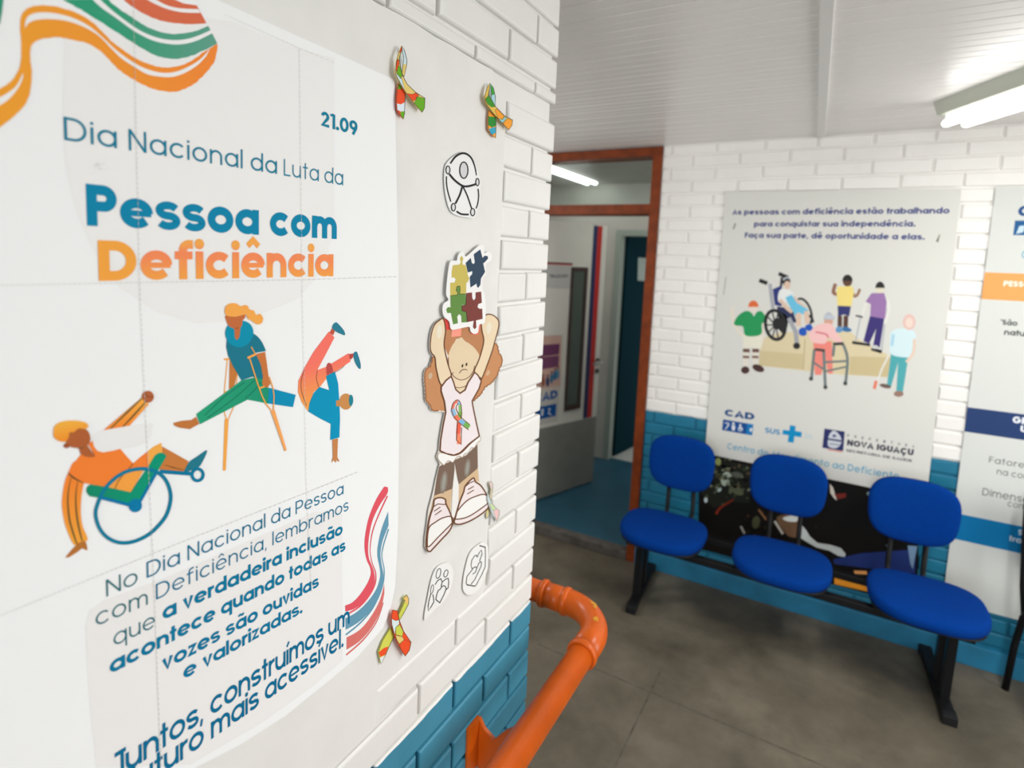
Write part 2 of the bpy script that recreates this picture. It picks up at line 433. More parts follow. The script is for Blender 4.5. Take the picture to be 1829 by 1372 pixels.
M['paint_near'] = two_tone_paint('painted_brick_near', (0.82, 0.81, 0.785, 1), rgb('#3f8ca8'), 1.0)
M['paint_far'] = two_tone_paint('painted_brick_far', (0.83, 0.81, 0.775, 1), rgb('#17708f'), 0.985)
M['plaster'] = mat('smooth_plaster', (0.80, 0.79, 0.765, 1), 0.6, noise=0.025, scale=14, bump=0.18, bscale=22)
M['wall_white'] = mat('plain_wall_paint', (0.78, 0.77, 0.74, 1), 0.6, noise=0.03, scale=4)
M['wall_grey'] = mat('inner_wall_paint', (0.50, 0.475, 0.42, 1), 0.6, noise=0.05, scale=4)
M['ceiling'] = mat('white_pvc_planks', (0.82, 0.795, 0.77, 1), 0.32, noise=0.02, scale=3)
M['trim_white'] = mat('white_trim', (0.74, 0.73, 0.71, 1), 0.4)
M['wood'] = mat('varnished_red_wood', rgb('#7a3511', 1.0), 0.5, noise=0.25, scale=14, spec=0.2)
M['blue_paint'] = mat('blue_floor_paint', rgb('#2c6076', 0.75), 0.45, noise=0.15, scale=6)
M['plinth'] = mat('blue_plinth_paint', rgb('#1c7093', 1.0), 0.5, noise=0.15, scale=9, bump=0.3, bscale=30)
M['concrete_lip'] = mat('bare_concrete_lip', (0.085, 0.075, 0.065, 1), 0.8, noise=0.4, scale=16)
M['black'] = mat('black_painted_metal', (0.008, 0.008, 0.009, 1), 0.42, spec=0.18)
M['black_plastic'] = mat('black_plastic', (0.012, 0.012, 0.013, 1), 0.5, bump=0.2, bscale=300, spec=0.2)
M['fabric'] = mat('royal_blue_fabric', rgb('#0042a0', 0.6), 0.95, noise=0.06, scale=60, bump=0.25, bscale=700, spec=0.08)
M['orange'] = mat('orange_pipe_paint', rgb('#e0620f', 0.85), 0.32, noise=0.14, scale=9, bump=0.12, bscale=30, spec=0.35)
M['lamp_body'] = mat('pale_green_lamp_enamel', rgb('#c5c9bb', 0.9), 0.4)
M['tube'] = mat('lit_fluorescent_tube', (1, 1, 1, 1), 0.3, emit=((1.0, 1.0, 0.98), 9.0))
M['tube_in'] = mat('lit_tube_inner_room', (1, 1, 1, 1), 0.3, emit=((0.95, 1.0, 1.0), 14.0))
M['chrome'] = mat('satin_metal', (0.5, 0.5, 0.48, 1), 0.3, metal=1.0)
M['teal_door'] = mat('dark_teal_paint', rgb('#0c333c', 0.8), 0.7, spec=0.03)
M['white_tile'] = mat('pale_tile', (0.62, 0.63, 0.58, 1), 0.4)
M['grey_paint'] = mat('dark_grey_paint', rgb('#8a8a83', 0.9), 0.5, noise=0.06, scale=10)

def glass_mat():
    m = bpy.data.materials.new('clear_pane'); m.use_nodes = True; nt = m.node_tree
    for n in list(nt.nodes):
        if n.type == 'BSDF_PRINCIPLED': nt.nodes.remove(n)
    out = [n for n in nt.nodes if n.type == 'OUTPUT_MATERIAL'][0]
    t = nt.nodes.new('ShaderNodeBsdfTransparent'); t.inputs[0].default_value = (0.86, 0.9, 0.88, 1)
    g = nt.nodes.new('ShaderNodeBsdfGlossy'); g.inputs['Roughness'].default_value = 0.02
    fr = nt.nodes.new('ShaderNodeFresnel'); fr.inputs[0].default_value = 1.45
    mx = nt.nodes.new('ShaderNodeMixShader')
    nt.links.new(fr.outputs[0], mx.inputs[0]); nt.links.new(t.outputs[0], mx.inputs[1]); nt.links.new(g.outputs[0], mx.inputs[2])
    nt.links.new(mx.outputs[0], out.inputs[0])
    return m
M['glass'] = glass_mat()

def floor_mat():
    m = bpy.data.materials.new('worn_concrete'); m.use_nodes = True; nt = m.node_tree; b = nt.nodes['Principled BSDF']
    tc = nt.nodes.new('ShaderNodeTexCoord')
    def noise(sc, det=6, rough=0.6):
        n = nt.nodes.new('ShaderNodeTexNoise'); n.inputs['Scale'].default_value = sc; n.inputs['Detail'].default_value = det; n.inputs['Roughness'].default_value = rough
        nt.links.new(tc.outputs['Object'], n.inputs['Vector']); return n
    n = noise(2.6, 9, 0.68)
    r = nt.nodes.new('ShaderNodeValToRGB'); e = r.color_ramp.elements
    e[0].position = 0.30; e[0].color = (0.075, 0.063, 0.045, 1); e[1].position = 0.72; e[1].color = (0.185, 0.158, 0.118, 1)
    x = r.color_ramp.elements.new(0.5); x.color = (0.125, 0.107, 0.078, 1)
    nt.links.new(n.outputs['Fac'], r.inputs['Fac'])
    n2 = noise(26, 5, 0.7)                      # pale specks and scuffs
    r2 = nt.nodes.new('ShaderNodeValToRGB'); r2.color_ramp.elements[0].position = 0.66; r2.color_ramp.elements[1].position = 0.78
    r2.color_ramp.elements[0].color = (0, 0, 0, 1); r2.color_ramp.elements[1].color = (0.35, 0.35, 0.35, 1)
    nt.links.new(n2.outputs['Fac'], r2.inputs['Fac'])
    mx = nt.nodes.new('ShaderNodeMix'); mx.data_type = 'RGBA'; mx.inputs['B'].default_value = (0.22, 0.20, 0.165, 1)
    nt.links.new(r2.outputs['Color'], mx.inputs['Factor']); nt.links.new(r.outputs['Color'], mx.inputs['A'])
    nt.links.new(mx.outputs['Result'], b.inputs['Base Color'])
    rr = nt.nodes.new('ShaderNodeMapRange'); rr.inputs['To Min'].default_value = 0.38; rr.inputs['To Max'].default_value = 0.62
    nt.links.new(n.outputs['Fac'], rr.inputs['Value']); nt.links.new(rr.outputs['Result'], b.inputs['Roughness'])
    b.inputs['Specular IOR Level'].default_value = 0.35
    return m
M['floor'] = floor_mat()

# ------------------------------------------------------------------ the setting
CEIL = 2.57
WA = -0.615           # datum of the near wall
WB = 3.5              # face of the bench wall
def ground(px, py, z=0.0):
    r = RT * ((px - PP_X) / F_PX) - UP * ((py - PP_Y) / F_PX) + FW
    p = EYE + r * ((z - EYE.z) / r.z); return (p.x, p.y)

# floor slab with its cast joints
bm = bmesh.new()
add_box(bm, (-2.6, -3.2, -0.12), (3.0, WB + 0.05, 0.0))
def joint(p, q, wd=0.003):
    p, q = Vector(p), Vector(q); n = Vector((-(q - p).y, (q - p).x)).normalized() * wd
    v = [bm.verts.new((a.x, a.y, 0.0006)) for a in (p - n, q - n, q + n, p + n)]
    f = bm.faces.new(v); f.material_index = 1
def extend(a, b, k0, k1):
    a, b = Vector(a), Vector(b); d = (b - a); return a - d * k0, b + d * k1
joint(*extend(ground(1064, 1195), ground(1441, 1356), 0.35, 2.5))
joint(*extend(ground(1172, 1215), ground(1097, 1372), 0.15, 3.0))
struct(obj('floor', bm, [M['floor'], mat('floor_joint', (0.085, 0.073, 0.056, 1), 0.7, noise=0.5, scale=30)]))

# PVC plank ceiling: planks along x with a groove between them
bm = bmesh.new()
prof = []; y = -3.2; pitch = 0.11
while y < WB + 0.02:
    y1 = min(y + pitch, WB + 0.02)
    prof += [(y, CEIL + 0.009), (y + 0.004, CEIL), (y + pitch * 0.48, CEIL), (y + pitch * 0.5, CEIL + 0.0025), (y + pitch * 0.52, CEIL), (y1 - 0.004, CEIL)]
    y = y1
prof.append((y, CEIL + 0.009))
a = [bm.verts.new((-2.6, p[0], p[1])) for p in prof]; b = [bm.verts.new((3.0, p[0], p[1])) for p in prof]
for i in range(len(prof) - 1): bm.faces.new((a[i], a[i + 1], b[i + 1], b[i]))
add_box(bm, (-2.6, -3.2, CEIL + 0.02), (3.0, WB + 0.02, CEIL + 0.1))
struct(obj('ceiling', bm, M['ceiling']))
bm = bmesh.new()          # cover strip, not quite square to the walls
p_, q_ = Vector((0.066, -3.2, CEIL - 0.003)), Vector((-0.138, WB - 0.006, CEIL - 0.003)); d_ = (q_ - p_).normalized()
add_obox(bm, (p_ + q_) / 2, d_, Vector((d_.y, -d_.x, 0)), Vector((0, 0, 1)), (q_ - p_).length / 2, 0.018, 0.009, 0.003)
struct(obj('trim_1', bm, M['trim_white']))

# bricks: every brick has rounded edges and stands proud of the joints
def add_brick(bm, f, s0, s1, z0, z1, back, depth, bev, jit=0.0012):
    """f(s, z, d) -> point; d measured out of the wall; back < 0 < depth"""
    rings = []
    j = lambda: random.uniform(-jit, jit)
    j0, j1, j2, j3, jd = j(), j(), j(), j(), random.uniform(-0.001, 0.001)
    tilt = j()
    for ins, d in ((0, back), (0, depth - bev), (bev * 0.13, depth - bev * 0.5), (bev * 0.5, depth - bev * 0.13), (bev, depth)):
        rings.append([bm.verts.new(f(s, z, d + (jd if d > 0 else 0))) for s, z in
                      ((s0 + ins + j0, z0 + ins + j1), (s1 - ins + j2, z0 + ins + j1 + tilt), (s1 - ins + j2, z1 - ins + j3 + tilt), (s0 + ins + j0, z1 - ins + j3))])
    for A, B in zip(rings, rings[1:]):
        for k in range(4): bm.faces.new((A[k], A[(k + 1) % 4], B[(k + 1) % 4], B[k]))
    bm.faces.new(rings[-1])

# near wall (wall_left): face +x, ends at y = END
END = 1.287
bm = bmesh.new()
add_box(bm, (WA - 0.15, -3.2, 0.0), (WA - 0.002, END - 0.013, CEIL))
fA = lambda s, z, d: (WA + d, s, z)
P0, PK = 1.0075, 0.0703
PATCH = (-3.2, 1.056, 1.140, 2.243)     # smooth plaster area: y0, y1, z0, z1
STEP = (0.79, 1.0775)                   # left of this y the plaster comes one course lower
for k in range(-15, 23):
    z0 = P0 + k * PK; z1 = min(z0 + PK, CEIL - 0.002)
    if z0 < 0.01 or z1 - z0 < 0.012: continue
    ph = 1.18 if k % 2 else 1.06
    n = int(math.floor((END - ph) / 0.243))
    joints = [ph + (n - i) * 0.243 for i in range(0, 19)]
    ends = [END + 0.06] + joints
    for s1, s0 in zip(ends, ends[1:]):
        e1 = min(s1 - 0.0042, END); e0 = s0 + 0.0042
        zz0, zz1 = z0 + 0.0038, z1 - 0.0038
        low = STEP[1] if (s0 + s1) / 2 < STEP[0] else PATCH[2]
        if zz1 > low + 0.005 and zz0 < PATCH[3] - 0.005:
            if zz0 < PATCH[3] < zz1: zz0 = PATCH[3]
            elif zz0 < low - 0.02 and zz1 > low: zz1 = low
            elif e1 <= PATCH[1]: continue
            else: e0 = max(e0, PATCH[1] - 0.004)
        if e1 - e0 < 0.01 or zz1 - zz0 < 0.008: continue
        add_brick(bm, fA, e0, e1, zz0, zz1, -0.13 if e1 >= END else -0.03, 0.0085, 0.0066)
wall_left = struct(obj('wall_left', bm, M['paint_near']))

# the plaster area, a little rough along its edges
def ragged(p, q, n, amp):
    return [(p[0] + (q[0] - p[0]) * i / n + (random.uniform(-amp, amp) if 0 < i else 0), p[1] + (q[1] - p[1]) * i / n + (random.uniform(-amp, amp) if 0 < i else 0)) for i in range(n)]
out = (ragged((-3.19, PATCH[3]), (1.045, PATCH[3] - 0.002), 90, 0.002) + ragged((1.057, PATCH[3] - 0.02), (1.052, PATCH[2] + 0.02), 40, 0.0012)
       + ragged((1.04, PATCH[2] + 0.004), (0.83, PATCH[2] - 0.002), 14, 0.002) + ragged((0.80, PATCH[2] - 0.02), (0.76, STEP[1]), 6, 0.002) + ragged((0.74, STEP[1]), (-3.19, STEP[1]), 80, 0.002))
bm = bmesh.new()
tri = tessellate_polygon([[Vector((p[0], p[1], 0)) for p in out]])
A_ = [bm.verts.new((WA + 0.0055, p[0], p[1])) for p in out]; B_ = [bm.verts.new((WA - 0.01, p[0], p[1])) for p in out]
for t in tri: bm.faces.new([A_[i] for i in t])
for i in range(len(out)): bm.faces.new((A_[i], B_[i], B_[(i + 1) % len(out)], A_[(i + 1) % len(out)]))
struct(obj('trim_2', bm, M['plaster']))

# bench wall (wall_back) with the door opening
DX0, DX1, DTOP = -1.93, -0.946, 2.563      # outer edges of the door frame
bm = bmesh.new()
add_box(bm, (DX1 + 0.0, WB + 0.008, 0.0), (3.0, WB + 0.15, CEIL + 0.02))
add_box(bm, (-2.75, WB + 0.008, 0.0), (DX0, WB + 0.15, CEIL + 0.02))
fB = lambda s, z, d: (s, WB - d, z)
Q0, QK, QL = 0.985, 0.0725, 0.2467
for k in range(-12, 22):
    z0 = Q0 + k * QK; z1 = min(z0 + QK, CEIL - 0.002)
    ph = -0.1508 + (0 if k % 2 else QL / 2)
    for i in range(-12, 14):
        s0, s1 = ph + i * QL, ph + (i + 1) * QL
        s0, s1 = s0 + 0.006, s1 - 0.006
        for lo, hi in ((DX1 + 0.002, 3.0), (-2.75, DX0 - 0.002)):
            a0, a1 = max(s0, lo), min(s1, hi)
            if a1 - a0 < 0.02: continue
            add_brick(bm, fB, a0, a1, z0 + 0.005, z1 - 0.005, -0.03, 0.0, 0.006, 0.0018)
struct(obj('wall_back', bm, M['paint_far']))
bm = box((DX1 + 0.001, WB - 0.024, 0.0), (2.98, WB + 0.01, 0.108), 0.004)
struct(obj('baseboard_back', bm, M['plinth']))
bm = box((3.0, 2.9, 0), (3.15, WB + 0.15, CEIL + 0.02)); add_box(bm, (3.0, -3.35, 0), (3.15, 0.5, CEIL + 0.02)); add_box(bm, (3.0, 0.5, 2.3), (3.15, 2.9, CEIL + 0.02))
struct(obj('wall_right', bm, M['wall_white']))
bm = box((1.4, -3.35, 0), (3.0, -3.2, CEIL + 0.02)); add_box(bm, (-0.76, -3.35, 2.3), (1.4, -3.2, CEIL + 0.02))
struct(obj('wall_front', bm, M['wall_white']))
struct(obj('wall_hall', box((-2.75, 0.0, 0), (-2.6, WB + 0.15, CEIL + 0.02)), M['wall_white'])).name = 'wall_hall'

# wooden door frame with a glazed light above the transom
bm = bmesh.new()
fy0, fy1 = WB - 0.012, WB + 0.15
add_box(bm, (DX1 - 0.055, fy0, 0.0), (DX1, fy1, DTOP), 0, 0.003)
add_box(bm, (DX0, fy0, 0.0), (DX0 + 0.055, fy1, DTOP), 0, 0.003)
add_box(bm, (DX0 + 0.055, fy0, DTOP - 0.05), (DX1 - 0.055, fy1, DTOP), 0, 0.003)
add_box(bm, (DX0 + 0.055, fy0, 2.172), (DX1 - 0.055, fy1, 2.232), 0, 0.003)
struct(obj('trim_3', bm, M['wood']))
struct(obj('window_1', box((DX0 + 0.056, WB + 0.06, 2.233), (DX1 - 0.056, WB + 0.064, DTOP - 0.051)), M['glass']))
# raised sill between the two floors
struct(obj('trim_4', box((DX0 + 0.055, WB - 0.02, 0.0), (DX1 - 0.055, WB + 0.055, 0.058), 0.006), M['concrete_lip']))

# the room beyond the door
IY = 5.08
bm = box((-3.2, WB + 0.055, -0.1), (-0.6, IY + 0.06, 0.056)); struct(obj('floor_inner', bm, M['blue_paint'])).name = 'floor_inner'
bm = box((-3.2, IY + 0.06, -0.1), (-0.3, 7.2, 0.062)); struct(obj('floor_beyond', bm, M['white_tile']))
bm = bmesh.new()
add_box(bm, (-3.2, IY, 0.0), (-1.735, IY + 0.12, 2.7)); add_box(bm, (-0.85, IY, 0.0), (-0.3, IY + 0.12, 2.7)); add_box(bm, (-1.735, IY, 2.17), (-0.85, IY + 0.12, 2.7))
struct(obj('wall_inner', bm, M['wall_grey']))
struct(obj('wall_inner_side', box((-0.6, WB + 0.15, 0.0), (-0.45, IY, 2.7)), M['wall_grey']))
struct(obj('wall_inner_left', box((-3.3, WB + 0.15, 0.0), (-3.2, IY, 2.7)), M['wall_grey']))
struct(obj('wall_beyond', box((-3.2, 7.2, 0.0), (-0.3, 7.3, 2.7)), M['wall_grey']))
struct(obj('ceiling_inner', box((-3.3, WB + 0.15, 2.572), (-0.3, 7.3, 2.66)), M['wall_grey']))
bm = bmesh.new()      # pale frame of the far doorway
add_box(bm, (-1.735, IY - 0.015, 0.056), (-1.68, IY + 0.13, 2.17), 0, 0.002); add_box(bm, (-1.68, IY - 0.015, 2.115), (-0.905, IY + 0.13, 2.17), 0, 0.002); add_box(bm, (-0.905, IY - 0.015, 0.056), (-0.85, IY + 0.13, 2.17), 0, 0.002)
struct(obj('trim_5', bm, mat('pale_green_frame', rgb('#a9b3a6', 0.8), 0.5)))

# open door of the entrance: hinged at the hidden jamb, swung into the inner room
HINGE, FREE = Vector((-1.86, 3.72, 0)), Vector((-1.60, 4.455, 0))
LD = (FREE - HINGE).normalized(); LN = Vector((LD.y, -LD.x, 0)); LW = (FREE - HINGE).length
def leaf_pt(t, n, z): p = HINGE + LD * t + LN * n; return Vector((p.x, p.y, z))
door = thing('door_1', None, None, HINGE); door['kind'] = 'structure'
def under(o, root):
    o.parent = root; o.matrix_parent_inverse = root.matrix_basis.inverted() if False else Matrix.Translation(-root.location); return o
def leaf_box(name, t0, t1, n0, n1, z0, z1, m):
    bm = bmesh.new(); c = leaf_pt((t0 + t1) / 2, (n0 + n1) / 2, (z0 + z1) / 2)
    add_obox(bm, c, LD, LN, Vector((0, 0, 1)), (t1 - t0) / 2, (n1 - n0) / 2, (z1 - z0) / 2, 0.002)
    return under(obj(name, bm, m), door)
M['door_white'] = mat('white_door_enamel', rgb('#dcdbd2', 0.95), 0.5, noise=0.03, scale=5)
leaf_box('panel', 0, LW, -0.035, 0, 0.07, 2.16, M['door_white'])
leaf_box('kick_plate', 0.0, LW, 0.0005, 0.003, 0.075, 0.62, M['grey_paint'])
leaf_box('stripe', LW - 0.165, LW - 0.118, 0.0005, 0.002, 0.625, 2.155, mat('navy_stripe', rgb('#15245a', 0.9), 0.4))
leaf_box('stripe', LW - 0.118, LW - 0.062, 0.0005, 0.002, 0.625, 2.155, mat('red_stripe', rgb('#c41c14', 0.9), 0.4))
# sight slot: brown frame and dark glass
bm = bmesh.new()
for t0, t1, z0, z1 in ((0.385, 0.405, 0.72, 1.83), (0.535, 0.565, 0.72, 1.83), (0.405, 0.535, 1.80, 1.83), (0.405, 0.535, 0.72, 0.76)):
    add_obox(bm, leaf_pt((t0 + t1) / 2, 0.006, (z0 + z1) / 2), LD, LN, Vector((0, 0, 1)), (t1 - t0) / 2, 0.006, (z1 - z0) / 2, 0.001)
sf = under(obj('window_frame', bm, mat('dark_brown_frame', rgb('#3a2722'), 0.45)), door)
bm = bmesh.new(); add_obox(bm, leaf_pt(0.47, 0.0025, 1.28), LD, LN, Vector((0, 0, 1)), 0.066, 0.002, 0.525)
under(obj('window_pane', bm, mat('dull_wired_glass', rgb('#5b6862', 0.8), 0.15)), door)
bm = bmesh.new()
add_tube(bm, [leaf_pt(LW - 0.028, 0.0, 1.08), leaf_pt(LW - 0.028, 0.045, 1.08), leaf_pt(LW - 0.04, 0.055, 1.083), leaf_pt(LW - 0.145, 0.058, 1.078)], 0.009, 12)
under(obj('handle', bm, M['chrome']), door)
bm = bmesh.new(); add_tube(bm, [leaf_pt(LW - 0.028, 0.0, 1.0), leaf_pt(LW - 0.028, 0.007, 1.0)], 0.02, 16); add_tube(bm, [leaf_pt(LW - 0.028, 0.0, 1.08), leaf_pt(LW - 0.028, 0.006, 1.08)], 0.026, 16)
under(obj('lock_plate', bm, mat('dark_lock_metal', (0.04, 0.04, 0.04, 1), 0.4)), door)

# far dark teal door, ajar
H2, F2 = Vector((-1.675, 5.17, 0)), Vector((-1.56, 5.90, 0))
d2 = (F2 - H2).normalized(); n2 = Vector((d2.y, -d2.x, 0))
door2 = thing('door_2', None, None, H2); door2['kind'] = 'structure'
bm = bmesh.new(); add_obox(bm, (H2 + F2) / 2 + Vector((0, 0, 1.1)), d2, n2, Vector((0, 0, 1)), (F2 - H2).length / 2, 0.018, 1.03, 0.002)
under(obj('panel', bm, M['teal_door']), door2)
bm = bmesh.new(); q = H2 + d2 * 0.66 + n2 * 0.018
add_tube(bm, [q + Vector((0, 0, 1.05)), q + n2 * 0.05 + Vector((0, 0, 1.05)), q + n2 * 0.055 - d2 * 0.1 + Vector((0, 0, 1.05))], 0.009, 10)
under(obj('handle', bm, M['chrome']), door2)

# ------------------------------------------------------------------ lamps
def lamp(name, label, start, d, length, z, tube_mat, along=(0.03, 0.105), wid=0.14):
    """surface fitting with two bare tubes; start: near end on the ceiling, d: direction along"""
    d = Vector((d[0], d[1], 0)).normalized(); p = Vector((-d.y, d.x, 0))   # p across
    if p.x < 0: p = -p
    root = thing(name, label, 'lamp', (start[0], start[1], z))
    pt = lambda t, a, h: Vector((start[0], start[1], z)) + d * t + p * a + Vector((0, 0, h))
    bm = bmesh.new()
    v = []
    for t, ins in ((0, 0), (length, 0)):
        sg = 1 if t == 0 else -1
        v.append([bm.verts.new(pt(t + sg * dt, a, h)) for dt, a, h in ((0, 0.0, 0.0), (0.012, 0.012, -0.055), (0.03, 0.02, -0.062), (0.03, wid - 0.02, -0.062), (0.012, wid - 0.012, -0.055), (0, wid, 0.0))])
    for k in range(6): bm.faces.new((v[0][k], v[0][(k + 1) % 6], v[1][(k + 1) % 6], v[1][k]))
    bm.faces.new(v[0]); bm.faces.new(v[1])
    under(obj('housing', bm, M['lamp_body']), root)
    for a in along:
        bm = bmesh.new(); add_tube(bm, [pt(0.035, a, -0.092), pt(0.045, a, -0.092), pt(length - 0.045, a, -0.092), pt(length - 0.035, a, -0.092)], [0.011, 0.0145, 0.0145, 0.011], 18)
        under(obj('tube', bm, tube_mat), root)
        for t in (0.035, length - 0.055):
            bm = bmesh.new(); c = pt(t + 0.01, a, -0.078); add_obox(bm, c, d, p, Vector((0, 0, 1)), 0.008, 0.009, 0.024, 0.002)
            under(obj('lamp_holder', bm, M['trim_white']), root)
    return root
lamp('fluorescent_lamp', 'white fluorescent fitting with two bare lit tubes under the plank ceiling above the bench', (0.268, 2.969), (0.454, -0.891), 1.25, CEIL, M['tube'])
lamp('fluorescent_lamp', 'lit fluorescent fitting seen through the glass above the doorway', (-2.02, 5.0), (0.0, -1.0), 1.15, 2.66, M['tube_in'], wid=0.14)
# ------------------------------------------------------------------ near wall: the big poster
PA = Plane((WA, 0, 0), (0, 1, 0), (1, 0, 0))
Z1, Z2, Z3, Z4 = (0, 0, 3.658), (400, 0, 3.658), (0, 180, 3.658), (350, 250, 3.658)
Z5, Z6, Z7, Z8, Z9 = (0, 520, 3.658), (280, 510, 4.5725), (60, 730, 4.5725), (140, 850, 3.0483), (0, 960, 3.3255)
Z12, Z13, Z14, Z15, Z16 = (680, 60, 5.716), (720, 250, 6.532), (720, 420, 7.621), (720, 560, 7.621), (720, 700, 4.425)
Z17, Z18, Z19, Z20 = (740, 1000, 11.43), (820, 960, 13.72), (660, 1040, 8.57), (660, 0, 5.2257)
PAPER = (246, 247, 248)
A = Art(PA, 0.0068)
tl, tr = A.m((400, 5)), A.m((704.8, 142.2))
k = (tl[0] - 0.12) / (tr[0] - tl[0])
tl = (tl[0] - (tr[0] - tl[0]) * k, tl[1] - (tr[1] - tl[1]) * k)
rim = [A.m(p) for p in ((712, 500), (713, 760), (711, 950), (706, 1047), (697, 1090), (684, 1122), (640, 1172), (600, 1206), (553, 1244), (511, 1278), (430, 1330), (345, 1374))]
z0 = rim[-1][1] - 0.09
A.slab_m([tl, tr] + rim + [(0.30, z0), (0.12, z0)], PAPER, 0.0006)
# pale printed shapes behind the lettering
A.level = 1
A.poly([(114, 60), (112, 240), (119, 310), (136, 380), (168, 450), (215, 515), (280, 558), (350, 578), (440, 572), (530, 535), (580, 480), (597, 400), (597, 104), (533, 86), (420, 40), (300, 20), (180, 20)], (243, 242, 241))
A.poly([(172, 1372), (160, 1260), (152, 1120), (160, 1090), (185, 1072), (300, 1030), (560, 915), (610, 910), (612, 1180), (560, 1225), (470, 1290), (340, 1366)], (241, 239, 238))
A.zoom(*Z5).blob([(600, 975), (625, 925), (700, 895), (840, 880), (985, 862), (995, 900), (975, 970), (900, 1015), (760, 1035), (640, 1045)], (241, 240, 239)); A.z = (0, 0, 1)
# flowing bands in the corner
A.level = 2; A.zoom(*Z1)
OR, ORD = (247, 160, 52), (246, 138, 60)
def grad(ca, cb, za, zb):
    a, b = rgb(ca), rgb(cb)
    return lambda co: tuple(a[i] + (b[i] - a[i]) * min(1, max(0, (co.z - za) / (zb - za))) for i in range(3)) + (1,)
def grady(ca, cb, ya, yb):
    a, b = rgb(ca), rgb(cb)
    return lambda co: tuple(a[i] + (b[i] - a[i]) * min(1, max(0, (co.y - ya) / (yb - ya))) for i in range(3)) + (1,)
def rough(pts, amp=4.0):
    return [(x + random.uniform(-amp, amp), y + random.uniform(-amp, amp)) for x, y in pts]
A.poly(rough(catmull([(-60, 615), (0, 580), (60, 540), (110, 480), (135, 400), (138, 300), (132, 200), (135, 120), (160, 70), (220, 40), (310, 35), (400, 52), (500, 85), (590, 135), (660, 200), (730, 270), (800, 325), (870, 372), (950, 410), (1030, 435), (1110, 440), (1190, 425), (1270, 385), (1330, 340), (1380, 312), (1418, 288), (1413, 350), (1395, 410), (1350, 470), (1290, 530), (1220, 575), (1140, 600), (1060, 595), (970, 570), (880, 525), (800, 475), (730, 410), (680, 355), (620, 310), (560, 280), (480, 262), (390, 245), (310, 248), (250, 262), (210, 290), (197, 330), (198, 390), (205, 450), (205, 520), (195, 600), (165, 680), (100, 750), (40, 800), (-60, 850)], n=6), 2.2), grady((245, 165, 52), (250, 130, 60), 0.22, 0.48))
A.poly(rough(catmull([(700, -6), (780, 60), (870, 118), (950, 170), (1040, 208), (1140, 223), (1240, 212), (1310, 192)], False, 6) + [(1358, 170), (1418, 285)] + catmull([(1340, 325), (1260, 360), (1180, 382), (1100, 382), (1010, 360), (930, 318), (860, 275), (790, 230), (700, 170), (620, 120), (540, 70), (470, 30), (400, -6)], False, 6), 2.0), grady((45, 160, 120), (110, 165, 150), 0.30, 0.44))
A.poly([(-40, -10), (22, -10), (12, 80), (0, 150), (-40, 200)], (45, 150, 120))
A.poly(rough(catmull([(800, -6), (880, 55), (960, 100), (1050, 135), (1150, 152), (1250, 158), (1348, 152)], False, 6) + [(1285, 35), (1200, 22), (1130, -6)], 1.5), (222, 112, 78))
A.level = 3; gapc = (244, 243, 243)
A.poly(catmull([(160, 185), (172, 120), (220, 88), (310, 82), (410, 98), (500, 128), (590, 178), (680, 255), (760, 330), (870, 408), (960, 452), (1060, 476), (1150, 468), (1240, 430), (1310, 385), (1372, 318)], False) + catmull([(1345, 368), (1290, 425), (1210, 475), (1130, 502), (1050, 502), (960, 485), (880, 440), (790, 380), (720, 312), (650, 240), (570, 188), (480, 150), (390, 130), (290, 125), (220, 135), (180, 155)], False), gapc)
A.poly(catmull([(-30, 650), (0, 635), (60, 600), (110, 555), (150, 475)], False) + catmull([(148, 510), (120, 570), (70, 635), (20, 675), (-30, 700)], False), gapc)
A.poly(catmull([(650, -6), (740, 75), (870, 172), (960, 222), (1060, 254), (1160, 262), (1260, 245), (1375, 198)], False) + catmull([(1388, 216), (1280, 268), (1180, 290), (1080, 285), (980, 258), (870, 200), (760, 120), (660, 50), (600, -6)], False), gapc)
A.poly(catmull([(1010, -6), (1090, 35), (1180, 55), (1295, 60)], False) + catmull([(1310, 85), (1200, 82), (1110, 65), (1030, 35), (950, -6)], False), gapc)
# bands at the lower edge
A.level = 2; A.zoom(*Z8)
RD, BL_, SM = (229, 88, 102), (104, 156, 182), (221, 118, 112)
A.poly(catmull([(1665, 58), (1620, 130), (1580, 230), (1560, 330), (1558, 400), (1570, 460), (1588, 500), (1590, 540), (1570, 590), (1530, 650), (1490, 690), (1452, 706)], False) + catmull([(1453, 738), (1500, 725), (1550, 690), (1590, 640), (1612, 580), (1610, 530), (1600, 495), (1582, 450), (1577, 400), (1582, 330), (1602, 240), (1640, 160), (1682, 95), (1684, 62)], False), RD)
A.line([(1682, 110), (1640, 200), (1602, 300), (1588, 400), (1598, 470), (1618, 530), (1614, 590), (1580, 655), (1530, 712), (1470, 750)], [8, 7, 6, 4, 4, 6, 7, 8, 8, 8], RD)
A.poly(catmull([(1686, 195), (1650, 290), (1630, 380), (1628, 440), (1640, 500), (1642, 550), (1620, 620), (1570, 690), (1510, 745), (1453, 776)], False) + catmull([(1455, 838), (1520, 800), (1580, 745), (1630, 675), (1655, 600), (1660, 540), (1650, 480), (1644, 420), (1657, 350), (1688, 270)], False), BL_)
A.line([(1688, 290), (1660, 380), (1652, 440), (1665, 520), (1652, 610), (1602, 720), (1535, 800), (1455, 866)], [7, 6, 4, 5, 6, 7, 8, 8], BL_)
A.poly(catmull([(1665, 590), (1640, 680), (1590, 770), (1530, 840), (1460, 880)], False) + catmull([(1460, 946), (1530, 900), (1600, 820), (1645, 730), (1665, 640)], False), SM)
A.line([(1660, 690), (1620, 800), (1545, 898), (1458, 975)], [4, 6, 8, 8], SM)
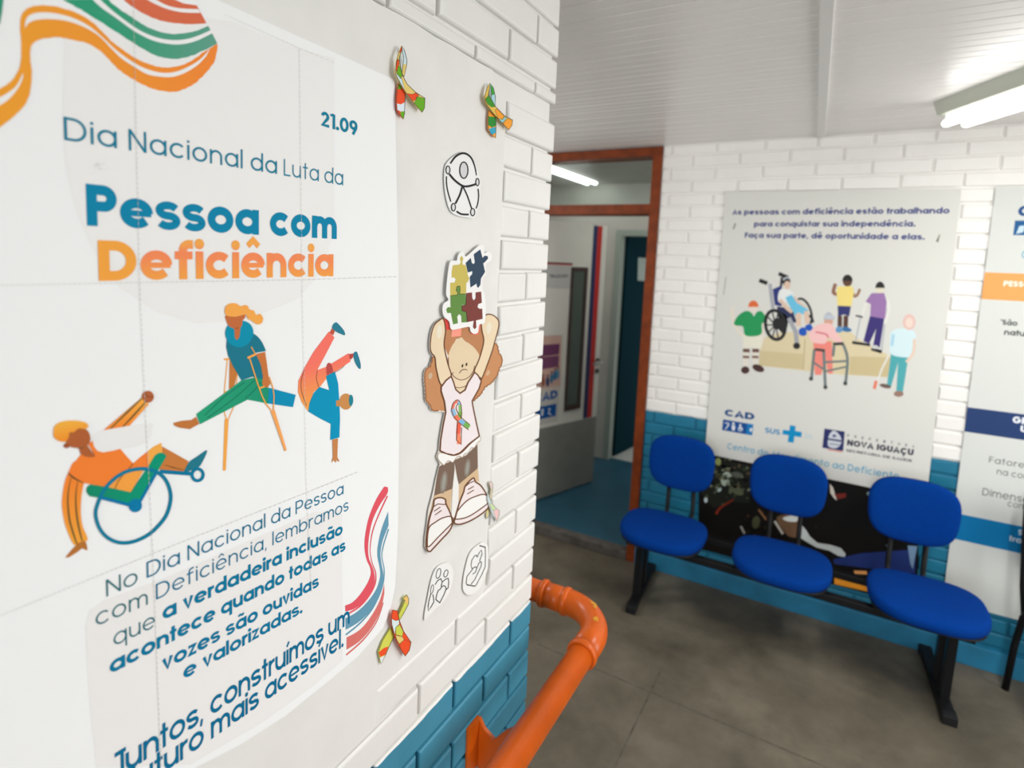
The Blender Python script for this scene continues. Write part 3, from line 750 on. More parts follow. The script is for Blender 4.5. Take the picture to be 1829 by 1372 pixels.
# wheelchair user
TEAL, SKIN = (0, 130, 168), (180, 98, 52)
A.zoom(*Z7); A.level = 3
A.poly([(340, 430), (280, 525), (250, 610), (232, 720), (230, 800), (245, 900), (270, 990), (325, 1108), (370, 1100), (440, 1070), (400, 960), (385, 850), (390, 720), (410, 608), (430, 560)], grad((248, 168, 62), (250, 136, 50), A.m((325, 1108))[1], A.m((300, 560))[1]), True)
A.poly([(480, 262), (445, 290), (500, 380), (480, 397), (430, 392), (385, 372), (335, 435), (280, 525), (410, 608), (600, 640), (790, 683), (860, 570), (900, 500), (935, 470), (935, 345), (870, 395), (812, 447), (760, 390), (707, 328), (640, 345), (565, 357), (520, 345), (492, 310)], (249, 132, 52))
A.poly([(790, 683), (600, 640), (700, 560), (810, 500), (900, 500)], (252, 165, 70))
A.poly([(930, 347), (980, 308), (1042, 278), (1050, 360), (935, 470)], (253, 176, 78))
A.poly([(1048, 308), (1150, 365), (1265, 430), (1225, 515), (1020, 495), (1050, 400)], (205, 126, 62))
A.poly([(440, 1155), (430, 1100), (415, 1078), (360, 1098), (310, 1150), (256, 1216), (285, 1215), (350, 1175), (395, 1140), (425, 1154)], (186, 116, 52))
A.level = 4
A.blob([(1225, 515), (1270, 435), (1340, 385), (1405, 340), (1413, 355), (1390, 410), (1350, 475), (1290, 500), (1250, 520)], (34, 122, 142))
A.blob([(290, 195), (330, 190), (365, 160), (420, 165), (450, 195), (462, 240), (455, 280), (440, 300), (470, 345), (500, 380), (480, 395), (430, 392), (385, 370), (365, 325), (320, 318), (275, 300), (262, 275), (278, 230)], SKIN)
A.ell(268, 302, 26, 20, (165, 86, 48))
A.level = 5
A.blob([(160, 190), (165, 150), (200, 115), (270, 97), (350, 97), (420, 112), (443, 135), (440, 155), (410, 165), (370, 160), (345, 175), (325, 192), (290, 194), (285, 225), (265, 265), (220, 268), (180, 250), (160, 220)], grad((246, 148, 45), (252, 182, 70), A.m((220, 268))[1], A.m((300, 97))[1]))
DK = (62, 74, 52)
A.line([(305, 555), (285, 650), (277, 760), (290, 900), (320, 1010), (352, 1105)], [3, 7, 10, 12, 12, 8], DK)
A.line([(358, 590), (343, 700), (346, 830), (365, 960), (395, 1080)], [3, 8, 11, 12, 8], DK)
A.line([(280, 525), (330, 567), (408, 608)], [8, 13, 3], DK)
A.line([(365, 322), (390, 320), (412, 312)], [3, 6, 3], DK)
A.line([(812, 447), (765, 500), (720, 550), (685, 600), (662, 655)], 6, (150, 90, 40))
A.line([(1070, 460), (1140, 480), (1225, 500)], [3, 7, 3], (110, 80, 40))
A.poly(catmull([(430, 680), (432, 645), (460, 617)], False) + [(600, 640), (790, 683), (935, 470)] + catmull([(985, 385), (1020, 362), (1060, 364), (1082, 388)], False) + [(1000, 530), (880, 745), (830, 775), (770, 772), (600, 740), (455, 714)], grady((28, 122, 84), (2, 152, 118), 0.21, 0.32))
A.level = 6
A.line([(545, 725), (820, 795)], 26, (0, 118, 170), False); A.line([(865, 760), (1000, 520)], 24, (0, 118, 170), False)
A.ell(828, 790, 55, 55, (0, 124, 172))
out_ = [(490, 860), (510, 770), (560, 660), (640, 570), (740, 505), (850, 478), (950, 482), (1040, 520), (1100, 590), (1131, 690), (1125, 780), (1090, 880), (1020, 970), (940, 1040), (840, 1090), (740, 1110), (650, 1095), (570, 1045), (515, 965)]
A.line([(810 + (x - 810) * 0.955, 793 + (y - 793) * 0.955) for x, y in out_], 29, (6, 124, 156), True, True)
A.line([(1030, 512), (1295, 532)], 30, (0, 120, 160), False); A.ring(1337, 539, 45, 48, 25, (0, 122, 160))
A.zoom(*Z5)
A.poly([(675, 908), (925, 695), (970, 740), (910, 805), (845, 878)], grad((250, 140, 50), (250, 178, 72), A.m((700, 905))[1], A.m((945, 715))[1]))
A.line([(720, 897), (830, 790), (925, 700)], [6, 10, 4], DK, lift=7); A.line([(800, 885), (880, 800), (955, 715)], [6, 10, 4], DK, lift=7)
A.ell(964, 690, 39, 39, (182, 100, 58)); A.line([(948, 668), (960, 688), (1000, 690)], 5, (120, 60, 35), lift=7)
# woman on crutches
A.zoom(*Z6); A.level = 3; CR = (253, 172, 78)
A.line([(546, 603), (605, 600)], 15, CR, False); A.line([(575, 608), (550, 870), (553, 1050), (570, 1092)], 8, CR, False); A.line([(656, 700), (648, 880), (625, 995), (583, 1092)], 8, CR, False)
A.poly([(553, 1090), (586, 1090), (562, 1512), (538, 1512)], CR); A.line([(552, 868), (600, 862)], 8, CR, False)
A.poly([(594, 600), (655, 715), (625, 855), (588, 845)], (203, 124, 58))
A.level = 4
A.poly([(320, 1072), (345, 1130), (290, 1160), (268, 1173), (180, 1160), (140, 1142), (133, 1122), (200, 1105), (280, 1098)], (198, 120, 60))
A.poly([(915, 835), (1133, 893), (1110, 993), (905, 963)], (0, 143, 186))
A.poly([(690, 775), (320, 1050), (352, 1133), (740, 932), (912, 965), (918, 850), (860, 735)], grady((40, 165, 120), (18, 140, 112), 0.36, 0.55))
for q in ([(715, 792), (560, 900), (390, 1060)], [(800, 770), (620, 930), (410, 1082)], [(850, 790), (780, 870), (720, 920)]): A.line(q, 5, (14, 92, 80))
for x in (1010, 1050): A.line([(x, 872), (x + 12, 920)], [12, 3], (30, 120, 165), False)
A.poly([(570, 440), (565, 500), (580, 570), (620, 660), (690, 775), (780, 745), (865, 765), (855, 680), (830, 600), (805, 550)] + catmull([(890, 535), (862, 470), (825, 420), (785, 390)], False) + [(700, 470), (620, 470)], (26, 120, 142))
A.level = 5
A.blob([(557, 380), (575, 330), (620, 300), (700, 287), (760, 315), (786, 370), (775, 430), (730, 485), (665, 503), (600, 480), (565, 430)], (0, 146, 178))
A.poly([(806, 560), (882, 542), (897, 640), (912, 760), (925, 800), (905, 832), (870, 830), (858, 800), (865, 740), (845, 640)], (204, 120, 62))
A.level = 6
A.blob([(560, 245), (640, 255), (715, 238), (717, 265), (698, 285), (695, 320), (680, 348), (672, 415), (650, 443), (634, 420), (628, 356), (590, 335), (566, 290)], (200, 110, 62))
A.level = 7
A.blob([(552, 200), (562, 168), (590, 148), (640, 145), (680, 168), (712, 160), (738, 165), (755, 195), (790, 205), (808, 240), (840, 232), (865, 265), (855, 305), (825, 317), (795, 305), (768, 285), (740, 270), (728, 240), (700, 240), (640, 254), (580, 250), (556, 230)], (253, 172, 82))
A.line([(636, 350), (655, 348), (664, 343)], 4, (120, 60, 30))
A.line([(738, 592), (806, 560)], 18, CR, False); A.line([(756, 598), (820, 800), (860, 910), (890, 968), (930, 1015)], 10, CR, False); A.line([(768, 500), (800, 556)], 8, CR, False)
A.line([(916, 745), (945, 830), (954, 900), (950, 1012)], 9, CR, False); A.line([(836, 838), (876, 824)], 14, CR, False)
A.poly([(925, 1020), (958, 1012), (1058, 1343), (1042, 1354)], (250, 170, 95))
# handstand
A.level = 3
A.poly([(1405, 375), (1450, 425), (1380, 560), (1310, 690), (1380, 665), (1565, 553), (1582, 620), (1480, 690), (1400, 740), (1330, 830), (1280, 870), (1245, 960), (1235, 1028), (1180, 950), (1152, 870), (1155, 780), (1200, 680), (1280, 540)], grad((250, 168, 78), (252, 118, 104), A.m((1250, 1000))[1], A.m((1330, 640))[1]))
A.level = 4
A.poly([(1430, 348), (1452, 375), (1440, 405), (1412, 385)], (195, 86, 62)); A.poly([(1568, 560), (1605, 555), (1600, 590), (1580, 606)], (190, 72, 66))
A.blob([(1437, 320), (1455, 303), (1475, 307), (1525, 365), (1535, 405), (1500, 395), (1460, 375), (1432, 350)], (44, 126, 150)); A.blob([(1605, 555), (1630, 540), (1645, 575), (1663, 640), (1660, 682), (1635, 660), (1612, 610)], (44, 126, 150))
A.blob([(1385, 660), (1400, 632), (1422, 642), (1438, 700), (1412, 720), (1387, 730)], (190, 78, 74))
A.line([(1203, 690), (1178, 780), (1182, 870), (1220, 980)], 4, (80, 70, 60)); A.line([(1310, 690), (1302, 760), (1322, 828)], 4, (120, 80, 60)); A.line([(1530, 655), (1490, 690), (1420, 720)], 3, (100, 70, 60))
A.poly([(1380, 740), (1453, 700), (1480, 800), (1490, 960), (1495, 1090), (1490, 1240), (1415, 1262), (1420, 1130), (1330, 1085), (1235, 1028), (1245, 960), (1280, 880), (1325, 828), (1408, 855)], (0, 149, 192))
A.poly([(1463, 940), (1497, 935), (1497, 988), (1463, 985)], (205, 140, 78)); A.ell(1543, 948, 52, 66, (208, 144, 82))
A.level = 5; A.blob([(1578, 893), (1597, 905), (1602, 945), (1590, 980), (1574, 978), (1566, 935)], (38, 134, 150))
A.poly([(1432, 1258), (1478, 1248), (1472, 1400), (1490, 1436), (1478, 1436), (1466, 1420), (1460, 1448), (1444, 1425), (1424, 1448), (1436, 1400)], (205, 136, 82))
A.z = (0, 0, 1); A.level = 4
# lettering
T1, T2, T3 = (16, 126, 156), (0, 134, 174), (10, 122, 158)
A.zoom(*Z2).text('21.09', (633, 822), (870, 886), (635, 724), (10, 128, 158), 0.2)
A.z = (0, 0, 1)
A.text('Dia Nacional da', (114.6, 250.0), (494.3, 311.0), (114, 208.3), T1, 0.112)
A.text('Luta da', (506.6, 313.6), (612.4, 331.3), (506.6, 283.8), T1, 0.095)
A.text('Pessoa com', (155.2, 403), (600.9, 427), (153, 327.9), T2, 0.245)
g1, g2, g3 = rgb((251, 166, 72)), rgb((253, 140, 92)), rgb((253, 172, 82))
def defcol(t):
    if t < 0.76: k = max(0, t / 0.62); a, b = g1, g2
    else: k = min(1, (t - 0.76) / 0.2); a, b = g2, g3
    k = min(1, k); return tuple(a[i] + (b[i] - a[i]) * k for i in range(3)) + (1,)
A.text('D', (176.3, 502), (244.0, 500.5), (173.5, 429), (250, 168, 68), 0.245)
A.text('eficiência', (251.0, 500.6), (594.9, 493.4), (251, 429.5), (defcol,), 0.235)
HL = A.m((185.5, 1037.3))[1] - A.m((190, 1065.8))[1]
def H_at(px, py): return A.m((px, py))[1]
def textm(s, p0, p1, H, col, wt, **k):
    a, b = A.m(p0), A.m(p1); A.text(s, a, b, (a[0], a[1] + H), col, wt, px=False, **k)
textm('No', (190, 1065.8), (245.5, 1042.2), HL, (32, 108, 118), 0.09)
textm('Dia Nacional da Pessoa', (262, 1032.5), (613, 882.3), HL, (10, 114, 150), 0.1)
textm('com', (171, 1119), (263.5, 1079.5), HL, (32, 108, 118), 0.095)
textm('Deficiência, lembramos', (278.5, 1071.2), (622, 911.2), HL, (10, 114, 150), 0.1)
textm('que', (203, 1154.5), (276.6, 1119.6), HL, (24, 108, 124), 0.095)
textm('a verdadeira inclusão', (290.5, 1108), (611.5, 953.6), HL, (0, 120, 160), 0.215)
textm('acontece quando todas as', (196, 1204.5), (616.6, 982.6), HL, (0, 120, 160), 0.215)
textm('vozes são ouvidas', (290, 1199), (569, 1047), HL, (0, 118, 160), 0.21)
textm('e valorizadas.', (327.5, 1213.8), (539.8, 1094.2), HL, (0, 118, 160), 0.205)
HJ = A.m((325, 1268))[1] - A.m((325, 1311.5))[1]
textm('Juntos, construímos um', (198, 1398), (624, 1113), HJ, (0, 108, 150), 0.16, xh=0.74)
textm('futuro mais acessível.', (224, 1428), (613, 1154.5), HJ, (0, 108, 150), 0.16, xh=0.74)
# joins between the printed sheets and a few marks
A.level = 9
def seam(pts, wpx=0.8, col=(198, 197, 195)):
    for p, q in zip(pts, pts[1:]):
        n = max(2, int(math.hypot(q[0] - p[0], q[1] - p[1]) / 9))
        for i in range(n):
            a, b = i / n, (i + 0.72) / n
            A.line([(p[0] + (q[0] - p[0]) * a, p[1] + (q[1] - p[1]) * a), (p[0] + (q[0] - p[0]) * b, p[1] + (q[1] - p[1]) * b)], wpx, col, False)
seam([(237, 0), (248.5, 504.5), (259, 740), (272, 988.6), (287, 1372)], 1.0)
seam([(534, 87.5), (538.6, 499.6), (546.8, 879.5), (556, 1060)], 0.7, (212, 211, 209))
seam([(0, 509.7), (248.5, 504.5), (538.6, 499.6), (710, 494)], 0.8)
seam([(0, 1099), (272, 988.6), (546.8, 879.5), (640, 842)], 0.8)
seam([(400, 26), (533.5, 86), (599, 113)], 0.6, (214, 213, 211))
for i in range(40):
    A.ell(random.gauss(175, 7), random.gauss(298, 6), 0.5, 0.4, (140, 135, 130), n=6)
poster = A.done('campaign_poster', 'large white campaign poster with orange and teal lettering and three drawn figures', 'poster')

# ------------------------------------------------------------------ near wall: paper cut-outs
BRN = (112, 72, 48)
def cutout(z, d): 
    a = Art(PA, d); a.zoom(*z); return a
# round accessibility symbol
a = cutout(Z13, 0.0090)
a.slab([(500, 290), (560, 215), (640, 158), (700, 143), (780, 178), (840, 260), (880, 400), (900, 470), (898, 700), (865, 830), (830, 905), (760, 908), (640, 885), (560, 835), (515, 720), (488, 560), (482, 400)], (240, 240, 240), 0.0012, True, (225, 224, 222))
DG = (40, 40, 42)
a.ell(707, 353, 45, 90, (214, 214, 216)); a.ring(707, 353, 48, 95, 14, DG, lift=2)
for (x, y, rx, ry) in ((521, 350, 23, 46), (865, 492, 19, 42), (585, 785, 23, 44), (810, 843, 24, 42)):
    a.ell(x, y, rx, ry, (225, 225, 226), lift=2); a.ring(x, y, rx, ry, 12, DG, lift=3)
for q, ww in (([(550, 275), (600, 205), (650, 168), (700, 155), (750, 170), (800, 220), (835, 310), (855, 415)], [11, 14, 15, 15, 14, 12, 10, 7]), ([(505, 425), (505, 500), (520, 600), (555, 720)], 9), ([(873, 570), (880, 650), (870, 740), (850, 800)], 9),
              ([(622, 833), (680, 866), (765, 870)], 13), ([(538, 398), (600, 470), (690, 535), (760, 540), (850, 515)], 15), ([(690, 540), (660, 640), (608, 745)], 13), ([(698, 548), (745, 645), (798, 800)], 10)):
    a.line(q, [v * 1.6 for v in ww] if isinstance(ww, list) else ww * 1.6, DG, lift=2)
a.done('accessibility_symbol', 'white paper cut-out of a figure in a broken circle, above the jigsaw pieces', 'cut-out', 'paper cut-outs on the near wall')

# girl holding her head
def curls(pts, amp, n=7):
    o = []
    for p, q in zip(pts, pts[1:]):
        l = math.hypot(q[0] - p[0], q[1] - p[1]); m = max(1, int(l / 42))
        for k in range(m):
            o.append((p[0] + (q[0] - p[0]) * k / m, p[1] + (q[1] - p[1]) * k / m)); r = k + 0.5
            o.append((p[0] + (q[0] - p[0]) * r / m + (q[1] - p[1]) / l * amp, p[1] + (q[1] - p[1]) * r / m - (q[0] - p[0]) / l * amp))
    o.append(pts[-1])
    return catmull(o, False, 3)
a = cutout(Z15, 0.0098)
lo = lambda pts: [(x * 1.7223, 1066.9 + y * 1.7223) for x, y in pts]
sil = [(560, 66), (480, 95), (415, 160), (380, 255), (365, 355), (360, 475), (376, 545), (408, 590)] + curls([(395, 650), (368, 722), (325, 745), (296, 800), (290, 900), (300, 1000), (306, 1100), (312, 1188), (365, 1258), (396, 1322), (480, 1328), (570, 1335)], -13) + \
      lo([(310, 260), (290, 380), (284, 460), (264, 510), (292, 574), (280, 610), (260, 690), (240, 790), (222, 860), (202, 935), (188, 1060), (174, 1150), (172, 1222), (200, 1270), (242, 1246), (304, 1176), (376, 1104), (394, 1040), (390, 990), (398, 1030), (405, 1052), (455, 1053), (545, 1022), (648, 956), (694, 890), (678, 836), (628, 756), (602, 700), (594, 610), (592, 435), (612, 392), (608, 350), (566, 180), (550, 80)]) + \
      curls([(955, 1198), (1056, 1106), (1116, 1006), (1206, 946), (1276, 856), (1318, 745), (1348, 684), (1348, 598), (1306, 535), (1282, 425)], -13) + [(1250, 400), (1298, 222), (1310, 118), (1276, 52), (1200, 6), (1120, 12)]
a.slab(sil, (232, 224, 214), 0.0012, False, (220, 214, 206))
HAIR, SK, SK2 = (200, 142, 98), (235, 214, 182), (229, 207, 174)
a.level = 1
a.line(curls([(408, 590), (395, 650), (370, 725), (328, 748), (300, 800), (295, 900), (305, 1000), (315, 1180), (370, 1250), (400, 1315), (480, 1320)], -9), 15, (150, 98, 64), False, lift=2)
a.line(curls([(1245, 410), (1275, 430), (1300, 540), (1340, 600), (1340, 680), (1310, 740), (1270, 850), (1200, 940), (1110, 1000), (1050, 1100), (950, 1190)], 9), 15, (150, 98, 64), False, lift=2)
a.poly(curls([(408, 590), (395, 650), (370, 725), (328, 748), (300, 800), (295, 900), (305, 1000), (315, 1180), (370, 1250), (400, 1315), (480, 1320)], -11)  + [(590, 1330), (515, 1060), (530, 960), (450, 740), (430, 560)], HAIR)
a.poly(curls([(1235, 400), (1275, 430), (1300, 540), (1340, 600), (1340, 680), (1310, 740), (1270, 850), (1200, 940), (1110, 1000), (1050, 1100), (950, 1190)], 11)  + [(925, 1150), (1050, 920), (1060, 850), (1190, 480)], HAIR)
a.poly([(550, 70), (1080, 140), (1100, 380), (1040, 590), (800, 330), (720, 350), (612, 570), (548, 420), (570, 230)], (190, 132, 92))
a.ell(370, 850, 26, 45, (205, 180, 150), 10); a.ell(1155, 810, 22, 40, (208, 172, 140), 25)
a.level = 2
a.poly([(550, 75), (625, 80), (645, 215), (592, 228)], (222, 74, 68)); a.poly([(665, 222), (792, 200), (786, 306), (655, 320)], (250, 158, 138)); a.poly([(915, 190), (1062, 150), (1020, 285), (925, 290)], (238, 120, 105))
a.blob([(790, 325), (830, 370), (900, 410), (980, 480), (1040, 580), (1020, 660), (970, 760), (900, 860), (800, 905), (720, 880), (660, 820), (620, 720), (612, 600), (640, 490), (700, 390)], SK2)
a.poly([(655, 815), (720, 885), (800, 910), (880, 870), (975, 770), (925, 890), (850, 1030), (770, 1088), (712, 1035), (680, 930)], SK)
a.level = 3
larm = [(545, 75), (480, 100), (420, 160), (385, 260), (370, 360), (366, 470), (385, 540), (430, 600), (450, 760), (520, 975), (650, 862), (605, 680), (555, 430), (575, 230)]
rarm = [(1125, 22), (1200, 15), (1270, 60), (1300, 120), (1290, 220), (1240, 400), (1200, 540), (1080, 860), (1050, 875), (965, 800), (1040, 600), (1095, 380), (1070, 230), (1065, 110)]
a.blob(larm, SK); a.blob(rarm, SK)
a.ell(490, 250, 35, 90, (236, 226, 205), 5, lift=4); a.ell(1165, 200, 35, 80, (236, 226, 205), 8, lift=4)
a.line(larm, 15, BRN, True, True, lift=5); a.line(rarm, 15, BRN, True, True, lift=5)
a.line([(612, 600), (620, 720), (660, 820), (720, 880), (800, 905), (900, 860), (970, 760), (1020, 660), (1040, 580)], 9, BRN, lift=5)
a.line([(660, 830), (685, 800)], 7, BRN, lift=5); a.line([(955, 790), (970, 710)], 7, BRN, lift=5)
a.ell(805, 712, 11, 23, (72, 56, 44), 15, lift=5); a.ell(860, 692, 11, 23, (72, 56, 44), 12, lift=5)
a.line([(762, 815), (790, 775), (830, 760), (872, 770)], [6, 10, 10, 7], (80, 58, 46), lift=5); a.line([(705, 1000), (770, 1012), (855, 985)], 8, BRN, lift=5)
a.zoom(*Z16); a.level = 6
shirt = [(377, -123), (337, -91), (299, -39), (299, -4), (325, 77), (335, 160), (315, 260), (295, 380), (290, 465), (340, 488), (400, 500), (450, 480), (520, 410), (600, 350), (575, 240), (548, 110), (543, 71), (598, -27), (615, -85), (590, -130), (563, -155), (535, -110), (511, -75), (488, -16), (447, 12), (412, -21), (395, -80)]
a.poly(shirt, (240, 229, 232)); a.line(shirt, 11, BRN, False, True, lift=7)
leg = (124, 102, 88)
a.poly([(283, 590), (320, 572), (402, 540), (405, 610), (385, 765), (300, 810), (245, 822), (265, 680)], leg); a.poly([(402, 540), (500, 500), (585, 415), (588, 600), (520, 690), (438, 732), (415, 600)], leg)
a.ell(318, 715, 28, 90, (140, 128, 116), 8, lift=7); a.ell(318, 715, 14, 66, (158, 156, 148), 8, lift=8); a.ell(505, 600, 24, 72, (140, 128, 116), 8, lift=7); a.ell(505, 600, 12, 50, (158, 156, 148), 8, lift=8)
a.poly([(245, 820), (385, 766), (370, 960), (330, 870), (270, 870), (212, 960)], (214, 184, 148)); a.poly([(438, 730), (588, 603), (597, 705), (560, 710), (480, 790), (436, 870)], (214, 184, 148))
a.poly([(405, 610), (388, 765), (380, 980), (400, 1000), (438, 870), (438, 732)], (238, 236, 232))
ruff = [(270, 510), (285, 482), (340, 490), (400, 503), (460, 480), (530, 410), (600, 352), (608, 380), (585, 400), (560, 440), (535, 440), (510, 480), (480, 490), (465, 518), (440, 505), (415, 520), (390, 556), (365, 545), (345, 548), (320, 578), (300, 562), (280, 540)]
a.level = 8; a.blob(ruff, (244, 243, 240)); a.line(ruff, 4, (175, 150, 130), True, True, lift=9); a.line([(290, 468), (340, 490), (400, 502), (460, 478), (530, 408), (602, 350)], 7, BRN, lift=9)
sl = [(235, 905), (245, 850), (290, 835), (330, 850), (335, 885), (370, 960), (385, 1040), (360, 1100), (300, 1165), (240, 1230), (205, 1262), (182, 1230), (185, 1130), (205, 1000)]
sr = [(475, 790), (490, 740), (550, 680), (568, 710), (610, 740), (650, 800), (685, 880), (640, 945), (540, 1012), (450, 1045), (402, 1035), (410, 990), (440, 880)]
for sh, toe, laces in ((sl, [(200, 1075), (250, 1030), (310, 995), (375, 985), (385, 1030), (330, 1090), (270, 1150), (200, 1222), (187, 1190)], ([(240, 942), (290, 910)], [(248, 972), (300, 935)], [(240, 905), (270, 885), (330, 890)])), (sr, [(430, 935), (500, 860), (570, 825), (640, 810), (680, 860), (600, 930), (500, 990), (410, 1005), (412, 980)], ([(508, 772), (555, 745)], [(503, 806), (555, 775)], [(490, 745), (520, 720), (555, 705)]))):
    a.blob(sh, (240, 228, 228), lift=8); a.line(sh, 11, BRN, True, True, lift=10); a.blob(toe, (242, 241, 238), lift=9); a.line(toe, 9, BRN, True, True, lift=10)
    for q in laces: a.line(q, 7, BRN, False, lift=11)
# ribbon printed on the shirt
segs = [((440, 412), (432, 330), (245, 140, 105)), ((432, 330), (438, 240), (238, 100, 80)), ((438, 240), (448, 160), (125, 180, 90)), ((448, 160), (445, 100), (140, 190, 110)), ((445, 100), (428, 70), (140, 190, 225)), ((428, 70), (398, 92), (235, 130, 110)), ((398, 92), (386, 135), (235, 130, 110)), ((386, 135), (405, 190), (150, 190, 220)), ((405, 190), (440, 225), (240, 120, 90)), ((440, 225), (480, 250), (130, 185, 225)), ((480, 250), (520, 278), (120, 180, 90))]
for i, (p, q, c) in enumerate(segs):
    a.line([p, q], 34 if i in (0, 1, 2, 7, 8, 9, 10) else 22, c, False, lift=9 + (i > 6))
a.line([(515, 300), (420, 225), (380, 150), (392, 90), (425, 62), (450, 90), (458, 150), (455, 210)], 5, BRN, True, lift=12); a.line([(522, 258), (450, 195), (415, 130), (430, 90)], 5, BRN, True, lift=12); a.line([(425, 240), (418, 380), (455, 415), (458, 280)], 5, BRN, False, lift=12)
a.done('girl_figure', 'paper cut-out of a sad girl in a pink top holding her head', 'cut-out', 'paper cut-outs on the near wall')

# jigsaw pieces
a = cutout(Z14, 0.0130)
a.slab([(640, 370), (680, 345), (735, 345), (750, 280), (790, 230), (830, 235), (850, 290), (900, 260), (1000, 170), (1060, 135), (1100, 165), (1110, 250), (1160, 225), (1205, 270), (1195, 350), (1130, 400), (1130, 530), (1080, 600), (1085, 740), (1110, 800), (1125, 1000), (1110, 1190), (1040, 1220), (1020, 1320), (970, 1345), (920, 1310), (900, 1250), (780, 1270), (660, 1285), (630, 1180), (560, 1110), (540, 1010), (560, 930), (620, 880), (590, 800), (610, 550)], (243, 242, 241), 0.0012, True, (228, 227, 225))
a.poly([(675, 410), (765, 400), (785, 370), (770, 320), (795, 280), (820, 320), (805, 370), (815, 405), (850, 405), (870, 480), (880, 540), (900, 590), (880, 640), (862, 650), (856, 790), (845, 805), (640, 822), (640, 650), (700, 645), (715, 600), (690, 575), (660, 582), (660, 500)], (204, 186, 98))
a.poly([(850, 380), (920, 310), (935, 380), (960, 395), (975, 370), (960, 260), (1050, 195), (1080, 310), (1110, 280), (1150, 285), (1155, 320), (1110, 370), (1090, 385), (1115, 500), (1060, 590), (1050, 680), (1020, 720), (1000, 690), (1000, 660), (915, 715), (905, 570), (940, 530), (940, 490), (880, 510)], (54, 74, 94))
gr = [(640, 825), (730, 815), (745, 790), (720, 750), (735, 695), (770, 695), (775, 750), (765, 800), (850, 800), (857, 900), (852, 950), (800, 950), (800, 1030), (857, 1050), (870, 1185), (795, 1190), (790, 1100), (760, 1075), (735, 1110), (745, 1200), (680, 1215), (650, 1060), (600, 1060), (585, 1010), (610, 980), (645, 985)]
a.poly(gr, (102, 142, 72), lift=2); a.line(gr[:9], 6, (48, 66, 34), False, lift=3)
mr = [(860, 790), (935, 780), (940, 860), (960, 890), (985, 860), (985, 780), (1060, 770), (1070, 920), (1020, 940), (1010, 980), (1040, 1005), (1075, 1000), (1080, 1140), (990, 1160), (995, 1260), (970, 1280), (950, 1250), (960, 1165), (872, 1185), (860, 1050), (800, 1030), (800, 960), (852, 950)]
a.poly(mr, (126, 66, 60), lift=3); a.line(mr[-5:] + [mr[0]], 6, (60, 34, 30), False, lift=4)
a.done('jigsaw_pieces', 'white-bordered cut-out of four jigsaw pieces, yellow, navy, green and maroon, over the girl figure', 'cut-out', 'paper cut-outs on the near wall')

# family and heart; hands in a hexagon
a = cutout(Z17, 0.0090); LK = (44, 43, 42)
a.slab([(490, 130), (600, 75), (700, 62), (770, 150), (800, 300), (770, 500), (700, 700), (560, 900), (430, 1010), (335, 1110), (235, 1222), (208, 1212), (222, 1050), (272, 800), (330, 500), (400, 260)], (240, 239, 237), 0.0012, True, (222, 219, 214))
a.ring(492, 280, 42, 104, 15, LK, 14); a.ring(644, 280, 38, 76, 15, LK, 18); a.ring(362, 600, 26, 92, 13, LK, 10)
for q in ([(425, 505), (470, 430), (540, 385), (570, 450), (550, 520), (555, 560)], [(575, 450), (640, 395), (690, 378), (702, 450), (690, 570), (650, 610)], [(555, 555), (525, 605), (490, 622), (460, 700), (438, 810), (520, 878), (600, 720), (650, 590), (625, 535), (590, 530), (555, 555)], [(338, 690), (305, 800), (280, 950), (282, 1045), (340, 960), (398, 860), (388, 760), (375, 705)]):
    a.line(q, 17, LK, False)
a.line([(438, 812), (520, 878)], 20, LK, False)
a.done('family_symbol', 'small white cut-out with line drawing of people round a heart, below the girl', 'cut-out', 'paper cut-outs on the near wall')
a = cutout(Z18, 0.0090)
a.slab([(470, 180), (560, 120), (670, 165), (712, 260), (712, 700), (660, 900), (570, 1150), (430, 1330), (300, 1400), (180, 1395), (100, 1270), (112, 1000), (170, 700), (240, 450), (345, 280)], (240, 239, 237), 0.0012, True, (222, 219, 214))
for q in ([(500, 200), (640, 240), (645, 480), (638, 720), (560, 900), (410, 1180), (370, 1198), (205, 1168), (172, 1120), (190, 960), (330, 780)], [(295, 700), (320, 770), (400, 718), (432, 755), (400, 850), (330, 905)], [(430, 760), (480, 640), (520, 592), (548, 612), (540, 700), (380, 1040), (288, 1152)], [(290, 690), (310, 560), (380, 450), (420, 432), (436, 485)], [(440, 485), (490, 380), (545, 308), (562, 400), (500, 580)]):
    a.line(q, 18, LK, False)
a.line([(497, 200), (642, 243)], 26, LK, False); a.line([(180, 1160), (390, 1195)], 26, LK, False)
a.done('hands_symbol', 'small white cut-out of two hands inside a hexagon outline, beside the family drawing', 'cut-out', 'paper cut-outs on the near wall')

# jigsaw-patterned ribbons
def ribbon(z, d, back, loop, front, inside, patches_b, patches_l, patches_f, base, name_label, RK=(70, 62, 48), RI=(96, 84, 60)):
    a = cutout(z, d)
    k = 4.5 if z is Z20 else 7
    if inside: a.poly(inside, (240, 239, 235), lift=0)
    a.d = d - 0.004
    a.slab(back, base[0], 0.001)
    for c, q in patches_b: a.poly(q, c)
    a.line(back, k, RK, False, True, lift=2)
    a.d = d - 0.002
    a.slab(loop, base[1], 0.001)
    for c, q in patches_l: a.poly(q, c)
    a.line(loop, k, RK, False, True, lift=2)
    a.d = d
    a.slab(front, base[2], 0.001)
    for c, q in patches_f: a.poly(q, c)
    a.line(front, k, RK, False, True, lift=2)
    for c, q in patches_f: a.line(q, k * 0.55, RI, False, True, lift=3)
    return a.done('awareness_ribbon', name_label, 'ribbon', 'jigsaw-patterned ribbons on the near wall')
G_, R_, Y_, LB, OG = (108, 176, 42), (240, 84, 44), (232, 206, 122), (212, 234, 240), (252, 164, 58)
